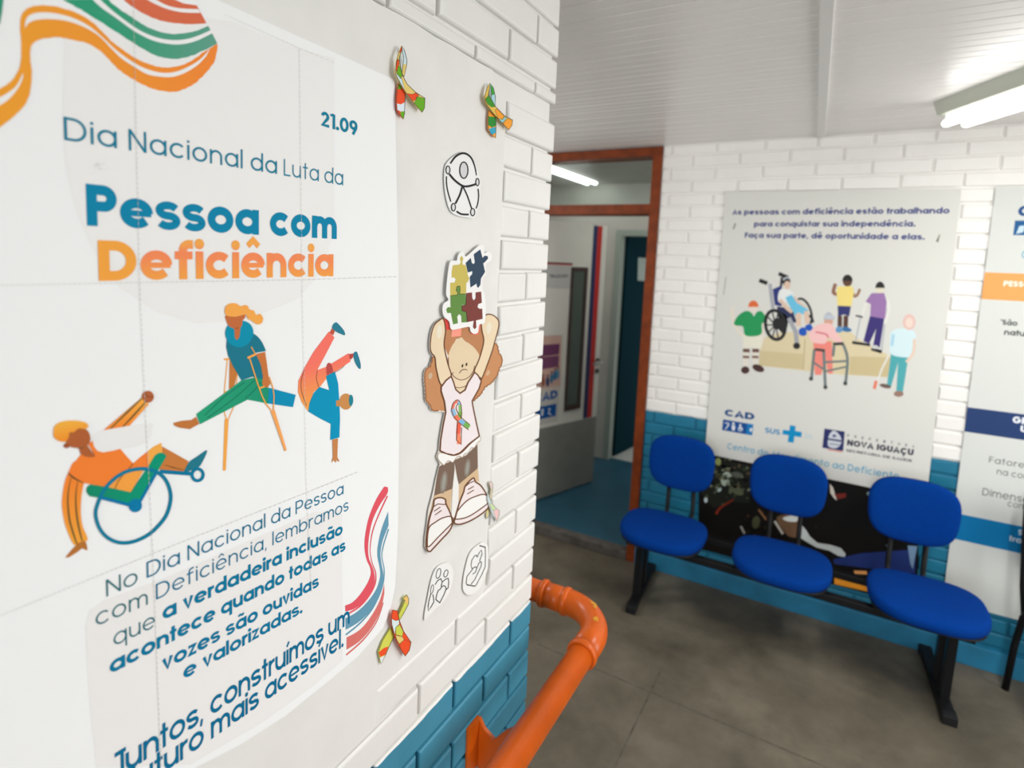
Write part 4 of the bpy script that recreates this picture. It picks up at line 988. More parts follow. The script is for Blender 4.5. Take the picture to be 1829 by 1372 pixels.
ribbon(Z20, 0.0150,
  [(270, 775), (335, 862), (329, 960), (326, 1060), (315, 1112), (280, 1070), (256, 1025), (250, 930), (258, 850)],
  [(300, 425), (326, 470), (348, 560), (345, 610), (322, 715), (300, 690), (312, 600), (318, 540), (306, 480)],
  [(300, 425), (270, 500), (248, 580), (241, 690), (262, 745), (300, 805), (345, 872), (420, 970), (490, 1048), (512, 1010), (517, 918), (430, 862), (350, 785), (308, 705), (287, 620), (276, 545), (300, 470)], None,
  [(G_, [(270, 775), (300, 815), (290, 835), (262, 830)]), ((226, 236, 244), [(254, 965), (290, 975), (328, 955), (326, 1045), (296, 1045), (258, 1025)]), (G_, [(283, 1060), (300, 1040), (326, 1038), (315, 1112)])],
  [(Y_, [(313, 595), (345, 605), (322, 715), (300, 690)])],
  [(R_, [(300, 428), (305, 460), (288, 490), (276, 488)]), (R_, [(258, 552), (272, 560), (274, 600), (250, 670), (244, 640)]), (G_, [(266, 610), (287, 630), (305, 702), (290, 735), (252, 682)]), (LB, [(243, 690), (262, 700), (300, 735), (330, 855), (300, 800)]), (R_, [(345, 872), (400, 880), (430, 866), (460, 890), (430, 930), (400, 945)]), (G_, [(440, 900), (515, 920), (511, 1010), (489, 1046), (415, 965), (432, 935)])],
  (R_, LB, Y_), 'red, green and cream jigsaw-patterned ribbon beside the upper corner of the campaign poster')
ribbon(Z20, 0.0150,
  [(1115, 1030), (1180, 1090), (1180, 1200), (1176, 1288), (1150, 1270), (1108, 1215), (1106, 1120)],
  [(1125, 775), (1156, 820), (1174, 905), (1174, 995), (1132, 940), (1138, 880), (1132, 830)],
  [(1125, 775), (1098, 820), (1074, 905), (1088, 970), (1160, 1065), (1230, 1140), (1300, 1212), (1328, 1170), (1335, 1120), (1260, 1082), (1175, 995), (1135, 925), (1108, 890), (1118, 830)], None,
  [((52, 142, 60), [(1110, 1085), (1178, 1095), (1178, 1175), (1140, 1190), (1108, 1165)]), ((64, 168, 200), [(1112, 1205), (1150, 1190), (1178, 1185), (1176, 1240), (1140, 1262)])],
  [((70, 166, 70), [(1128, 790), (1152, 818), (1168, 880), (1140, 890), (1134, 830)])],
  [((70, 150, 50), [(1080, 925), (1108, 892), (1140, 930), (1172, 995), (1140, 1000), (1100, 970)]), ((150, 212, 222), [(1205, 1110), (1240, 1120), (1262, 1090), (1280, 1100), (1240, 1150)]), (OG, [(1240, 1155), (1290, 1105), (1333, 1122), (1327, 1168), (1300, 1210)]), (OG, [(1170, 1030), (1190, 1015), (1258, 1084), (1235, 1112), (1200, 1105)])],
  (OG, (176, 218, 228), (232, 196, 92)), 'green and orange jigsaw-patterned ribbon beside the top course of white bricks')
ribbon(Z19, 0.0130,
  [(325, 690), (378, 822), (320, 940), (240, 1120), (175, 1258), (150, 1150), (134, 1068), (200, 890)],
  [(505, 255), (565, 193), (600, 255), (595, 335), (520, 480), (458, 585), (440, 500), (500, 380), (540, 280)],
  [(355, 425), (430, 440), (452, 575), (520, 750), (635, 920), (612, 1040), (546, 1132), (460, 1000), (385, 835), (335, 620), (340, 500)], None,
  [(R_, [(140, 1075), (215, 1010), (290, 985), (240, 1110), (165, 1145)]), ((232, 236, 234), [(152, 1155), (240, 1120), (175, 1255)])],
  [((236, 198, 116), [(520, 250), (565, 200), (598, 260), (585, 350), (540, 300)])],
  [((220, 236, 236), [(338, 560), (400, 590), (448, 575), (455, 640), (400, 690), (385, 800), (340, 640)]), ((206, 214, 84), [(400, 690), (460, 650), (515, 755), (500, 830), (400, 800)]), ((228, 206, 122), [(395, 810), (500, 835), (525, 880), (460, 950), (420, 890)]), (R_, [(460, 940), (535, 875), (630, 918), (610, 1035), (546, 1128), (470, 1010)])],
  ((214, 216, 92), (212, 216, 92), R_), 'yellow-green and red jigsaw-patterned ribbon beside the lower corner of the campaign poster')
ribbon(Z16, 0.0125,
  [(664, 862), (684, 890), (680, 960), (665, 1002), (655, 985), (660, 920)],
  [(680, 720), (692, 708), (708, 730), (706, 780), (694, 850), (684, 830), (694, 770)],
  [(668, 790), (680, 830), (700, 880), (735, 920), (760, 940), (758, 975), (740, 1022), (705, 970), (680, 905), (664, 845)], None,
  [], [((240, 206, 206), [(684, 722), (692, 712), (706, 735), (704, 770), (694, 760)])],
  [((206, 226, 170), [(685, 880), (705, 885), (735, 922), (712, 940), (692, 915)]), ((240, 198, 198), [(712, 945), (738, 922), (758, 942), (755, 975), (739, 1018)])],
  ((226, 214, 140), (230, 220, 170), (206, 226, 232)), 'faded pastel jigsaw-patterned ribbon by the toe of the girl figure', (176, 170, 160), (190, 186, 178))
# ------------------------------------------------------------------ bench wall: posters
PB = Plane((0, WB, 0), (1, 0, 0), (0, -1, 0))
ZB1, ZB2, ZB3, ZB4 = (1260, 330, 3.2144), (1280, 460, 4.813), (1260, 690, 4.5725), (1240, 800, 4.3548)
GB = 1.0
# dark photographic poster, partly under the white one
a = Art(PB, 0.0030, 1.25)
a.slab([(1248, 790), (1642, 880), (1638, 1084), (1248, 980)], (16, 14, 13), 0.0012)
a.zoom(*ZB4)
a.poly([(60, 60), (440, 140), (430, 430), (300, 420), (150, 470), (50, 350)], (30, 32, 26))
rnd = random.Random(3)
for i in range(150):
    x, y = rnd.gauss(270, 95), rnd.gauss(240, 80); g = rnd.choice(((66, 74, 52), (48, 54, 40), (92, 98, 76), (30, 34, 26), (120, 126, 104), (22, 22, 20), (80, 70, 52)))
    r_ = rnd.uniform(6, 20); a.blob([(x + r_ * rnd.uniform(0.5, 1.2) * math.cos(t), y + r_ * rnd.uniform(0.4, 1.1) * math.sin(t)) for t in (0, 1.05, 2.1, 3.14, 4.2, 5.24)], g)
for i in range(40):
    x, y = rnd.gauss(640, 160), rnd.gauss(560, 110); r_ = rnd.uniform(4, 14)
    a.blob([(x + r_ * rnd.uniform(0.5, 1.2) * math.cos(t), y + r_ * rnd.uniform(0.4, 1.1) * math.sin(t)) for t in (0, 1.05, 2.1, 3.14, 4.2, 5.24)], rnd.choice(((40, 34, 28), (52, 46, 38), (28, 26, 24), (64, 40, 30))))
for x, y, rx, ry, c, r in ((250, 240, 40, 60, (168, 178, 162), 20), (185, 110, 22, 30, (150, 160, 96), 0), (190, 320, 22, 22, (178, 196, 190), 0), (90, 405, 13, 22, (190, 200, 205), 0), (330, 330, 60, 30, (92, 96, 72), 30), (330, 210, 50, 22, (88, 92, 80), 10), (420, 260, 36, 40, (70, 72, 56), 0), (270, 170, 30, 30, (96, 104, 76), 0), (480, 580, 30, 50, (72, 74, 50), 10), (1380, 360, 40, 18, (120, 140, 140), 10), (1510, 760, 18, 14, (120, 130, 140), 0)):
    a.ell(x, y, rx, ry, c, r)
a.level = 2
a.line([(170, 515), (200, 470), (260, 430), (310, 400)], [22, 16, 14, 8], (124, 42, 22))
a.line([(500, 480), (560, 560)], 12, (140, 100, 66), False); a.line([(590, 490), (600, 550)], 12, (150, 60, 40), False)
a.line([(625, 570), (690, 670)], 18, (178, 174, 164), False); a.line([(362, 610), (392, 668)], 16, (150, 150, 146), False)
a.blob([(640, 550), (700, 520), (800, 530), (830, 600), (810, 690), (740, 690), (690, 640)], (104, 78, 58)); a.blob([(690, 545), (770, 525), (815, 545), (790, 575), (720, 570)], (206, 208, 204))
a.poly([(835, 600), (870, 640), (900, 690), (960, 740), (1060, 755), (1140, 780), (1178, 825), (1170, 850), (1120, 840), (1050, 800), (950, 775), (880, 735), (825, 700)], (180, 186, 186))
a.poly([(1055, 280), (1080, 310), (1110, 410), (1090, 395), (1058, 350)], (206, 196, 184)); a.poly([(1085, 360), (1180, 352), (1180, 385), (1120, 400)], (112, 40, 34))
a.poly([(1080, 868), (1300, 820), (1720, 790), (1720, 975), (1330, 935), (1090, 905)], (34, 50, 108)); a.poly([(1660, 760), (1735, 765), (1700, 945), (1680, 900)], (112, 140, 170))
a.poly([(1240, 955), (1340, 958), (1345, 985), (1250, 980)], (214, 150, 90)); a.poly([(1090, 990), (1400, 1060), (1400, 1130), (1090, 1060)], (216, 138, 40))
a.done('photo_poster', 'dark glossy photographic poster behind the seat backs, tucked under the white banner', 'poster', None, M['photo'])

# white banner with six figures
a = Art(PB, 0.0062, GB)
a.slab([(1296.5, 343), (1717, 337), (1655, 892), (1259, 810)], (213, 212, 206), 0.0012)
NV = (52, 62, 124)
a.zoom(*ZB1); a.level = 3
a.text('As pessoas com deficiência estão trabalhando', (155, 172), (1400, 165), (190, 142), NV, 0.24)
a.text('para conquistar sua independência.', (278, 240), (1205, 240), (280, 210), NV, 0.24)
a.text('Faça sua parte, dê oportunidade a elas.', (225, 304), (1258, 316), (227, 274), NV, 0.24)
a.line([(172, 222), (160, 255)], 7, (110, 108, 100), False); a.line([(1345, 285), (1330, 328)], [4, 14], (110, 104, 90), False); a.line([(118, 530), (104, 632)], 4, (150, 150, 146), False)
a.zoom(*ZB2); a.level = 1
a.poly([(380, 700), (560, 640), (1150, 640), (1250, 720), (1500, 850), (1470, 1030), (1100, 1010), (765, 975), (365, 930)], (214, 200, 164))
a.poly([(370, 800), (745, 830), (742, 962), (362, 930)], (202, 186, 146)); a.poly([(1150, 850), (1495, 860), (1470, 1028), (1140, 1005)], (198, 182, 140)); a.line([(760, 700), (745, 965)], 8, (178, 162, 124), False)
BKF = (36, 36, 38); GY = (150, 152, 158); FS = (216, 188, 168)
def head(x, y, rx, ry, skin, hair, hy=0.5):
    a.ell(x, y, rx, ry, skin, lift=3); a.poly([(x + rx * 1.06 * math.cos(t), y + ry * 1.06 * math.sin(t)) for t in [math.pi * (1 + k / 14) for k in range(15)]], hair, lift=4)
# standing man in green
a.line([(140, 425), (135, 500), (165, 600), (235, 680)], 30, (222, 214, 200), lift=1); a.line([(400, 560), (395, 680), (375, 760)], 28, (222, 214, 202), lift=1)
a.poly([(225, 660), (390, 660), (380, 785), (305, 770), (230, 790)], (224, 221, 204), lift=2)
for x in (255, 335): a.line([(x, 770), (x - 4, 930)], 50, (222, 216, 204), False, lift=2); a.line([(x + 1, 785), (x, 815)], 58, (104, 72, 62), False, lift=3); a.line([(x - 2, 845), (x - 3, 866)], 56, (120, 86, 74), False, lift=3)
a.ell(246, 968, 36, 32, (72, 48, 46), lift=3); a.ell(358, 952, 54, 30, (72, 48, 46), 22, lift=3)
a.blob([(150, 560), (185, 500), (250, 460), (300, 475), (320, 505), (345, 470), (385, 462), (418, 505), (432, 552), (390, 570), (388, 650), (335, 676), (245, 668), (226, 595), (165, 585)], (34, 146, 84), lift=3)
head(316, 425, 42, 52, (224, 212, 202), (216, 106, 58))
# girl in a wheelchair
a.line([(458, 225), (470, 330), (485, 440)], 30, (162, 165, 172), False, lift=1); a.line([(366, 196), (436, 222)], 34, BKF, False, lift=2); a.line([(533, 138), (612, 172)], 32, BKF, False, lift=2)
a.line([(560, 170), (552, 260)], 20, BKF, False, lift=1); a.poly([(482, 272), (560, 240), (560, 420), (500, 410)], (44, 54, 116), lift=2)
a.poly([(520, 420), (650, 440), (690, 560), (600, 560), (520, 500)], (42, 48, 84), lift=2)
a.ring(748, 470, 62, 120, 20, BKF, -18, -110, 70, lift=2)
a.ring(505, 580, 84, 126, 28, BKF, -10, lift=3)
for t in range(0, 180, 36): 
    c, s_ = math.cos(math.radians(t)), math.sin(math.radians(t)); a.line([(505 - 84 * c, 580 - 124 * s_), (505 + 84 * c, 580 + 124 * s_)], 12, BKF, False, lift=3)
a.ell(520, 570, 40, 50, BKF, lift=4); a.blob([(540, 480), (600, 500), (610, 590), (570, 640), (530, 600)], BKF, lift=2)
a.line([(620, 520), (680, 640), (690, 740)], 38, (158, 160, 166), False, lift=3); a.ell(688, 760, 30, 28, BKF, lift=4); a.line([(770, 520), (812, 500), (830, 560)], 24, BKF, False, lift=2)
a.blob([(540, 285), (590, 270), (640, 290), (660, 340), (570, 390), (528, 370)], (224, 226, 224), lift=4); a.line([(545, 360), (600, 430), (650, 470)], 30, FS, lift=5); a.line([(660, 340), (720, 400), (765, 440)], 26, FS, lift=4)
a.poly([(590, 345), (645, 318), (690, 390), (790, 450), (745, 490), (700, 470), (680, 500), (640, 440)], (104, 186, 218), lift=5)
a.line([(705, 480), (705, 590)], 42, FS, False, lift=5); a.line([(770, 460), (780, 570)], 40, FS, False, lift=5)
a.blob([(708, 620), (750, 600), (775, 640), (760, 672), (715, 665)], (34, 84, 180), lift=6); a.blob([(762, 590), (800, 572), (826, 605), (800, 632), (768, 620)], (34, 84, 180), lift=6)
a.ell(600, 205, 34, 46, (40, 36, 36), lift=5); a.ell(607, 238, 28, 36, FS, lift=6); a.line([(572, 195), (600, 172), (632, 182)], 14, (176, 182, 190), lift=7)
# boy in yellow
a.line([(1022, 225), (1004, 300), (1050, 320)], 30, (140, 98, 78), lift=2); a.line([(1165, 270), (1180, 330), (1210, 320), (1232, 270)], 24, (150, 112, 88), lift=2)
a.line([(1060, 500), (1058, 600)], 38, (86, 60, 50), False, lift=2); a.line([(1112, 500), (1108, 600)], 40, (86, 60, 50), False, lift=2)
a.blob([(1026, 610), (1055, 590), (1085, 625), (1060, 645), (1025, 640)], (96, 146, 190), lift=3); a.blob([(1085, 595), (1130, 600), (1162, 625), (1130, 640), (1085, 630)], (60, 110, 160), lift=3)
a.poly([(1040, 415), (1155, 415), (1140, 505), (1096, 490), (1044, 505)], (50, 54, 108), lift=3); a.poly([(1038, 250), (1165, 246), (1182, 290), (1158, 420), (1040, 415), (1030, 300)], (232, 212, 128), lift=4)
head(1125, 200, 42, 50, (94, 66, 52), (40, 36, 34))
# man in purple with crutches
for q in ([(1285, 380), (1235, 520), (1195, 720)], [(1470, 440), (1440, 600), (1418, 800)]): a.line(q, 14, (176, 180, 186), False, lift=2)
a.line([(1290, 380), (1262, 460), (1250, 510)], 26, (222, 220, 214), lift=3); a.line([(1465, 360), (1480, 450), (1440, 570)], 26, (224, 222, 216), lift=3); a.line([(1195, 500), (1256, 512)], 14, BKF, False, lift=3)
a.poly([(1318, 505), (1442, 520), (1402, 775), (1345, 760), (1372, 610), (1312, 740), (1262, 720)], (58, 48, 112), lift=4)
a.poly([(1280, 380), (1332, 306), (1440, 306), (1462, 380), (1448, 528), (1320, 505), (1325, 400)], (150, 114, 166), lift=5)
a.line([(1165, 730), (1320, 752)], 24, BKF, False, lift=4); a.line([(1330, 785), (1420, 812)], 28, BKF, False, lift=4); a.ell(1362, 770, 28, 16, (200, 200, 200), lift=5)
head(1405, 262, 38, 52, (220, 212, 192), (40, 38, 38))
# person with a walking frame
a.poly([(830, 720), (990, 720), (1000, 1000), (955, 1000), (935, 850), (900, 1010), (845, 1010)], (232, 134, 122), lift=2)
a.blob([(800, 640), (870, 580), (980, 570), (1040, 660), (1080, 720), (1030, 730), (960, 690), (930, 740), (830, 730), (800, 700)], (236, 190, 188), lift=3); a.line([(850, 640), (940, 660), (960, 690)], 16, (214, 120, 130), lift=4)
head(962, 535, 40, 62, (210, 160, 140), (176, 182, 190)); a.line([(930, 505), (1015, 520)], 30, (186, 192, 202), False, lift=5)
WK = (112, 122, 122)
for q in ([(840, 790), (815, 1040)], [(920, 790), (935, 1120)], [(1085, 740), (1125, 870), (1108, 1085)], [(1010, 760), (1000, 850)]): a.line(q, 24, WK, True, lift=5)
a.line([(830, 900), (920, 960)], 16, WK, False, lift=5); a.line([(930, 900), (1120, 890)], 18, WK, False, lift=5); a.line([(930, 980), (1110, 940)], 16, WK, False, lift=5); a.line([(1000, 745), (1090, 740)], 26, (60, 62, 62), False, lift=6); a.line([(845, 790), (930, 800)], 22, (60, 62, 62), False, lift=6)
for x, y in ((812, 1042), (935, 1115), (1106, 1082)): a.ell(x, y, 18, 18, (66, 70, 70), lift=6)
# person with a cane
a.line([(1480, 840), (1420, 960), (1365, 1110)], 14, (222, 222, 216), False, lift=2); a.line([(1372, 1060), (1355, 1130)], 26, (226, 120, 96), False, lift=3)
a.poly([(1500, 820), (1650, 845), (1600, 1160), (1545, 1150), (1560, 900), (1500, 1110), (1465, 1090)], (78, 164, 170), lift=3)
a.blob([(1500, 640), (1580, 610), (1690, 630), (1715, 700), (1690, 830), (1640, 860), (1500, 830), (1490, 720)], (206, 226, 230), lift=4); a.line([(1520, 660), (1505, 760)], 26, (164, 204, 224), False, lift=5); a.line([(1700, 700), (1690, 820), (1630, 900)], 26, (222, 198, 180), lift=5)
a.ell(1655, 555, 55, 68, (222, 186, 178), lift=5); a.ell(1655, 560, 32, 44, (228, 208, 196), lift=6); a.ell(1450, 1105, 50, 18, (108, 88, 80), 12, lift=4); a.ell(1565, 1172, 42, 26, (150, 120, 108), lift=4)
# emblems along the foot of the banner
a.zoom(*ZB3); a.level = 2; CB = (22, 72, 128)
a.text('CAD', (155, 240), (398, 277), (158, 186), CB, 0.27)
a.poly([(145, 270), (392, 312), (382, 402), (135, 358)], (20, 74, 142)); a.level = 3
a.poly([(340, 304), (392, 312), (382, 402), (330, 393)], (20, 116, 180))
WT = (222, 226, 228)
a.line([(160, 300), (190, 305), (172, 340), (160, 350)], 8, WT, lift=4); a.line([(175, 325), (195, 318)], 6, WT, False, lift=4); a.ell(228, 305, 10, 11, WT, lift=4); a.poly([(214, 318), (244, 322), (238, 362), (218, 360)], WT, lift=4)
a.ell(285, 318, 9, 9, WT, lift=4); a.line([(283, 325), (280, 345), (305, 350)], 9, WT, False, lift=4); a.ring(285, 350, 16, 16, 6, WT, lift=4); a.poly([(362, 345), (384, 340), (378, 372), (362, 366)], WT, lift=4)
a.text('SUS', (485, 378), (608, 398), (488, 336), (44, 132, 182), 0.2)
a.poly([(690, 318), (737, 325), (733, 365), (788, 375), (783, 417), (727, 408), (720, 462), (672, 455), (680, 400), (628, 392), (633, 355), (685, 362)], (6, 138, 192))
for y in (400, 415, 430): a.line([(805, y - 12), (875, y)], 4, (170, 196, 206), False)
a.poly([(972, 345), (1138, 370), (1125, 530), (955, 502)], (42, 48, 98)); a.poly([(1000, 514), (1118, 532), (1116, 540), (998, 521)], (214, 110, 80))
a.level = 4; a.blob([(1010, 400), (1050, 362), (1100, 405), (1110, 460), (1080, 500), (1035, 505), (1000, 480)], (196, 200, 208)); a.line([(1000, 430), (1110, 448)], 14, (42, 48, 98), False, lift=5); a.ell(1052, 405, 16, 12, (90, 96, 130), lift=5); a.line([(1012, 470), (1098, 480)], 6, (90, 96, 130), False, lift=5)
a.level = 3
x0, y0, x1, y1 = 1165, 412, 1697, 500
for i, ch in enumerate('PREFEITURA'):
    t = i / 9.0; px, py = x0 + (x1 - x0) * t - 8, y0 + (y1 - y0) * t; a.text(ch, (px, py), (px + 16, py + 2), (px, py - 22), (96, 98, 112), 0.2)
a.text('NOVA IGUAÇU', (1155, 482), (1697, 566), (1158, 434), (44, 46, 66), 0.26)
a.text('SECRETARIA DE SAÚDE', (1148, 532), (1686, 620), (1150, 512), (70, 72, 84), 0.2)
a.text('Centro de Atendimento ao Deficiente', (178, 512), (1580, 764), (180, 462), (70, 158, 194), 0.15)
a.done('banner', 'white wall banner with navy heading, six figures and logos, above the dark photographic poster', 'poster', None, M['vinyl'])

# information banner cut by the edge of the view
a = Art(PB, 0.0045, GB)
X0, X1, ZT, ZBm = 0.584, 1.50, 2.290, 0.285
a.slab_m([(X0, ZT), (X1, ZT), (X1, ZBm), (X0, ZBm)], (208, 210, 206), 0.003)
def zat(px, py): return a.m((px, py))[1]
def band(pt, pb, c): a.poly_m([(X0, zat(*pt)), (X1, zat(*pt)), (X1, zat(*pb)), (X0, zat(*pb))], c)
band((1763, 486.5), (1757, 534.5), (232, 160, 92)); band((1733.5, 728), (1727, 771.5), (38, 60, 106)); band((1731, 921.5), (1727, 967.5), (0, 114, 170))
a.level = 3
def word(s_, px, py, top_py, c, wt, fac=0.62):
    p = a.m((px, py)); h = a.m((px, top_py))[1] - p[1]; n = len(s_) * h * fac
    a.text(s_, p, (p[0] + n, p[1]), (p[0], p[1] + h), c, wt, px=False)
word('CAD', 1817.5, 386, 367.5, CB, 0.27, 0.95)
p = a.m((1813, 394)); q = a.m((1811.5, 420)); a.poly_m([(p[0], p[1]), (p[0] + 0.22, p[1]), (p[0] + 0.22, q[1]), (p[0], q[1])], (22, 86, 140))
p = a.m((1822, 410)); a.poly_m([(p[0] - 0.012, p[1] - 0.02), (p[0] + 0.012, p[1] - 0.012), (p[0] + 0.016, p[1] + 0.018), (p[0] - 0.004, p[1] + 0.016)], (190, 212, 222), 4)
word('C', 1824, 461, 448, (70, 158, 194), 0.14)
word('PESSOA', 1792, 511, 501.5, (246, 236, 222), 0.24, 0.78); word('“São', 1786, 580, 570.5, (60, 60, 60), 0.22); word('naturai', 1793, 598, 588, (60, 60, 60), 0.22)
word('GR', 1808, 755, 743, (224, 228, 234), 0.26, 0.9); word('U', 1822, 771, 760, (224, 228, 234), 0.26, 0.8)
word('Fatores', 1766, 826, 815, (100, 100, 98), 0.12, 0.72); word('na com', 1780, 847, 836, (100, 100, 98), 0.12, 0.7); word('Dimensão', 1754, 884, 871, (100, 100, 98), 0.12, 0.7); word('como', 1799, 904, 893, (100, 100, 98), 0.12, 0.74)
word('Su', 1818, 955, 945, (206, 222, 232), 0.22); word('trans', 1802, 966, 956, (206, 222, 232), 0.22)
a.done('information_banner', 'tall white information banner with orange, navy and blue bands beside the white figure banner', 'poster', None, M['vinyl'])

# ------------------------------------------------------------------ papers on the doors beyond
PL = Plane(HINGE, LD, LN)
a = Art(PL, 0.0022, 0.95)
a.slab([(962, 468), (1022, 470), (1018, 516), (960, 514)], (196, 196, 192), 0.0012)
a.poly([(962, 467.5), (1023, 470), (1022.8, 472), (962, 469.6)], (30, 26, 46)); a.poly([(962, 469.6), (1022.8, 472), (1022.6, 474), (962, 471.6)], (196, 60, 44))
a.text('TRALIZADO', (982, 496.5), (1014.5, 495.5), (983, 490.5), (74, 76, 84), 0.2)
a.done('door_sign', 'pale sign plate with a red top edge on the open white door', 'sign')
a = Art(PL, 0.0022, 0.95)
a.slab([(940, 600), (1005, 598), (996, 752), (938, 765)], (200, 198, 192), 0.001)
a.poly([(945, 602), (1003.5, 599), (1001, 692), (944, 702)], (206, 170, 156)); a.level = 2
a.poly([(945, 618), (1000, 614), (998.5, 633), (945, 640)], (112, 62, 98)); a.poly([(945, 640), (998.5, 635), (997.5, 655), (945, 664)], (120, 72, 104))
for x, y, c in ((978, 682, (60, 70, 110)), (985, 676, (70, 120, 150)), (991, 671, (60, 110, 150)), (996, 668, (90, 140, 170)), (970, 682, (150, 90, 70))): a.ell(x, y, 3.2, 9, c); a.ell(x + 0.5, y - 11, 2, 2.6, (130, 90, 76))
a.poly([(945, 697), (1000, 689), (999.5, 696), (945, 705)], (206, 196, 186))
a.text('CAD', (954, 720), (995.5, 711), (957, 704), (20, 84, 158), 0.26)
a.poly([(948, 730), (994, 721), (992.5, 743), (946, 753)], (20, 84, 158)); a.level = 3
a.ell(981, 731, 1.8, 2, WT); a.line([(981, 734), (980, 739), (985, 741)], 2, WT, False); a.poly([(967, 731), (971, 730), (970, 742), (966, 743)], WT)
a.done('notice_poster', 'small pink and purple notice with a blue logo on the open white door', 'poster')
PT = Plane(H2, d2, n2)
a = Art(PT, 0.0195, 0.9)
a.slab([(1140, 460), (1164, 462), (1162, 503), (1139, 501)], (178, 190, 180), 0.001)
a.done('paper_notice', 'blank pale sheet of paper taped to the dark teal door beyond', 'paper')

# ------------------------------------------------------------------ the waiting bench
def cushion(bm, f, hx, hy, th, n=2.8, crown=0.012, seg=56, flat=0.0):
    """rounded upholstered pad: f maps (x, y, h) to the room; n is the squareness of the outline"""
    def out(t, s):
        c, sn = math.cos(t), math.sin(t)
        x = math.copysign(abs(c) ** (2 / n), c) * hx * s; y = math.copysign(abs(sn) ** (2 / n), sn) * hy * s
        return x, y
    prof = [(0.86, 0.0), (0.95, 0.004), (0.99, th * 0.28), (1.0, th * 0.5), (0.992, th * 0.72), (0.965, th * 0.9), (0.90, th * 0.99), (0.72, th + crown * 0.55), (0.45, th + crown * 0.9), (0.2, th + crown)]
    rings = []
    for s, h in prof:
        rings.append([bm.verts.new(f(*out(2 * math.pi * k / seg, s), h)) for k in range(seg)])
    for A_, B_ in zip(rings, rings[1:]):
        for k in range(seg): bm.faces.new((A_[k], A_[(k + 1) % seg], B_[(k + 1) % seg], B_[k])).smooth = True
    top = bm.verts.new(f(0, 0, th + crown)); bot = bm.verts.new(f(0, 0, 0))
    for k in range(seg):
        bm.faces.new((rings[-1][k], rings[-1][(k + 1) % seg], top)).smooth = True
        bm.faces.new((rings[0][(k + 1) % seg], rings[0][k], bot))
def bar(bm, p, q, hw, hh, bev=0.003, side=None):
    p, q = Vector(p), Vector(q); d = (q - p).normalized()
    s_ = Vector(side) if side else (d.cross(Vector((0, 0, 1))) if abs(d.z) < 0.9 else Vector((1, 0, 0)))
    s_ = (s_ - d * s_.dot(d)).normalized(); u = s_.cross(d)
    add_obox(bm, (p + q) / 2, d, s_, u, (q - p).length / 2, hw, hh, bev)
bench = thing('waiting_bench', 'black-framed waiting bench with three royal blue padded seats under the wall banners', 'bench', (-0.125, 3.1, 0))
SEATS = (-0.690, -0.118, 0.455)
SY, SZ = 3.075, 0.425
BACKS = (-0.668, -0.130, 0.400)
for c, cb in zip(SEATS, BACKS):
    bm = bmesh.new()
    # seat front is rounder than its back edge and dips a little
    def fs(x, y, h, c=c):
        fr = max(0.0, -y / 0.205); xx = x * (1 - 0.05 * fr * fr)
        return (c + xx, SY + y, SZ + h - 0.012 * fr ** 3 + 0.006 * (abs(x) / 0.215) ** 2 * (h > 0.04))
    cushion(bm, fs, 0.219, 0.207, 0.056, 2.9, 0.008)
    seat = under(obj('seat', bm, M['fabric']), bench)
    bm = bmesh.new(); cushion(bm, lambda x, y, h, c=c: (c + x, SY + y, SZ - 0.012 + h), 0.208, 0.20, 0.014, 3.0, 0.0)
    under(obj('seat_pan', bm, M['black_plastic']), bench)
    bm = bmesh.new()
    def fb(x, y, h, c=cb):
        # y up the back; wider and rounder at the top; curved round the sitter, leaning back
        w_ = 1 + 0.05 * (y / 0.16); yy = y
        return (c + x * w_, 3.335 - h + 0.016 * (y / 0.16) - 0.018 * (x / 0.185) ** 2, 0.764 + yy)
    cushion(bm, fb, 0.178, 0.149, 0.05, 3.0, 0.006)
    under(obj('backrest', bm, M['fabric']), bench)
    bm = bmesh.new(); cushion(bm, lambda x, y, h, c=cb: (lambda p: (p[0], p[1] + 0.012, p[2]))(fb(x, y, h, c)), 0.172, 0.143, 0.012, 3.0, 0.0)
    under(obj('back_shell', bm, M['black_plastic']), bench)
    for dx in (-0.068, 0.072):
        bm = bmesh.new()
        pts = [(cb + dx, 3.10, SZ - 0.018), (cb + dx, 3.28, SZ - 0.018), (cb + dx, 3.325, SZ + 0.004), (cb + dx, 3.343, SZ + 0.05), (cb + dx, 3.347, 0.80)]
        add_tube(bm, catmull3(pts) if False else pts, 0.0115, 12)
        under(obj('back_support', bm, M['black']), bench)
for yy, zz in ((2.99, 0.388), (3.25, 0.388)):
    bm = bmesh.new(); bar(bm, (-0.86, yy, zz), (0.62, yy, zz), 0.02, 0.016); under(obj('beam', bm, M['black']), bench)
for x, xb in ((-0.805, -0.835), (0.565, 0.535)):
    lg = bmesh.new()
    bar(lg, (x - 0.006, 3.075, 0.035), (x, 3.075, 0.372), 0.017, 0.026, side=(1, 0, 0)); bar(lg, (x - 0.014, 3.215, 0.035), (x - 0.006, 3.215, 0.372), 0.017, 0.026, side=(1, 0, 0))
    bar(lg, (x, 3.0, 0.398 - 0.036), (x - 0.006, 3.27, 0.398 - 0.036), 0.02, 0.006)
    leg_ = under(obj('leg', lg, M['black']), bench)
    bm = bmesh.new(); bar(bm, (x, 2.985, 0.022), (xb, 3.46, 0.022), 0.024, 0.020); under(obj('foot', bm, M['black']), bench)
    for p, q in (((x + 0.002, 2.945, 0.021), (x, 3.005, 0.021)), ((xb + 0.001, 3.44, 0.021), (xb, 3.478, 0.021))):
        bm = bmesh.new(); bar(bm, p, q, 0.0275, 0.021, 0.006); under(obj('foot_cap', bm, M['black_plastic']), bench)

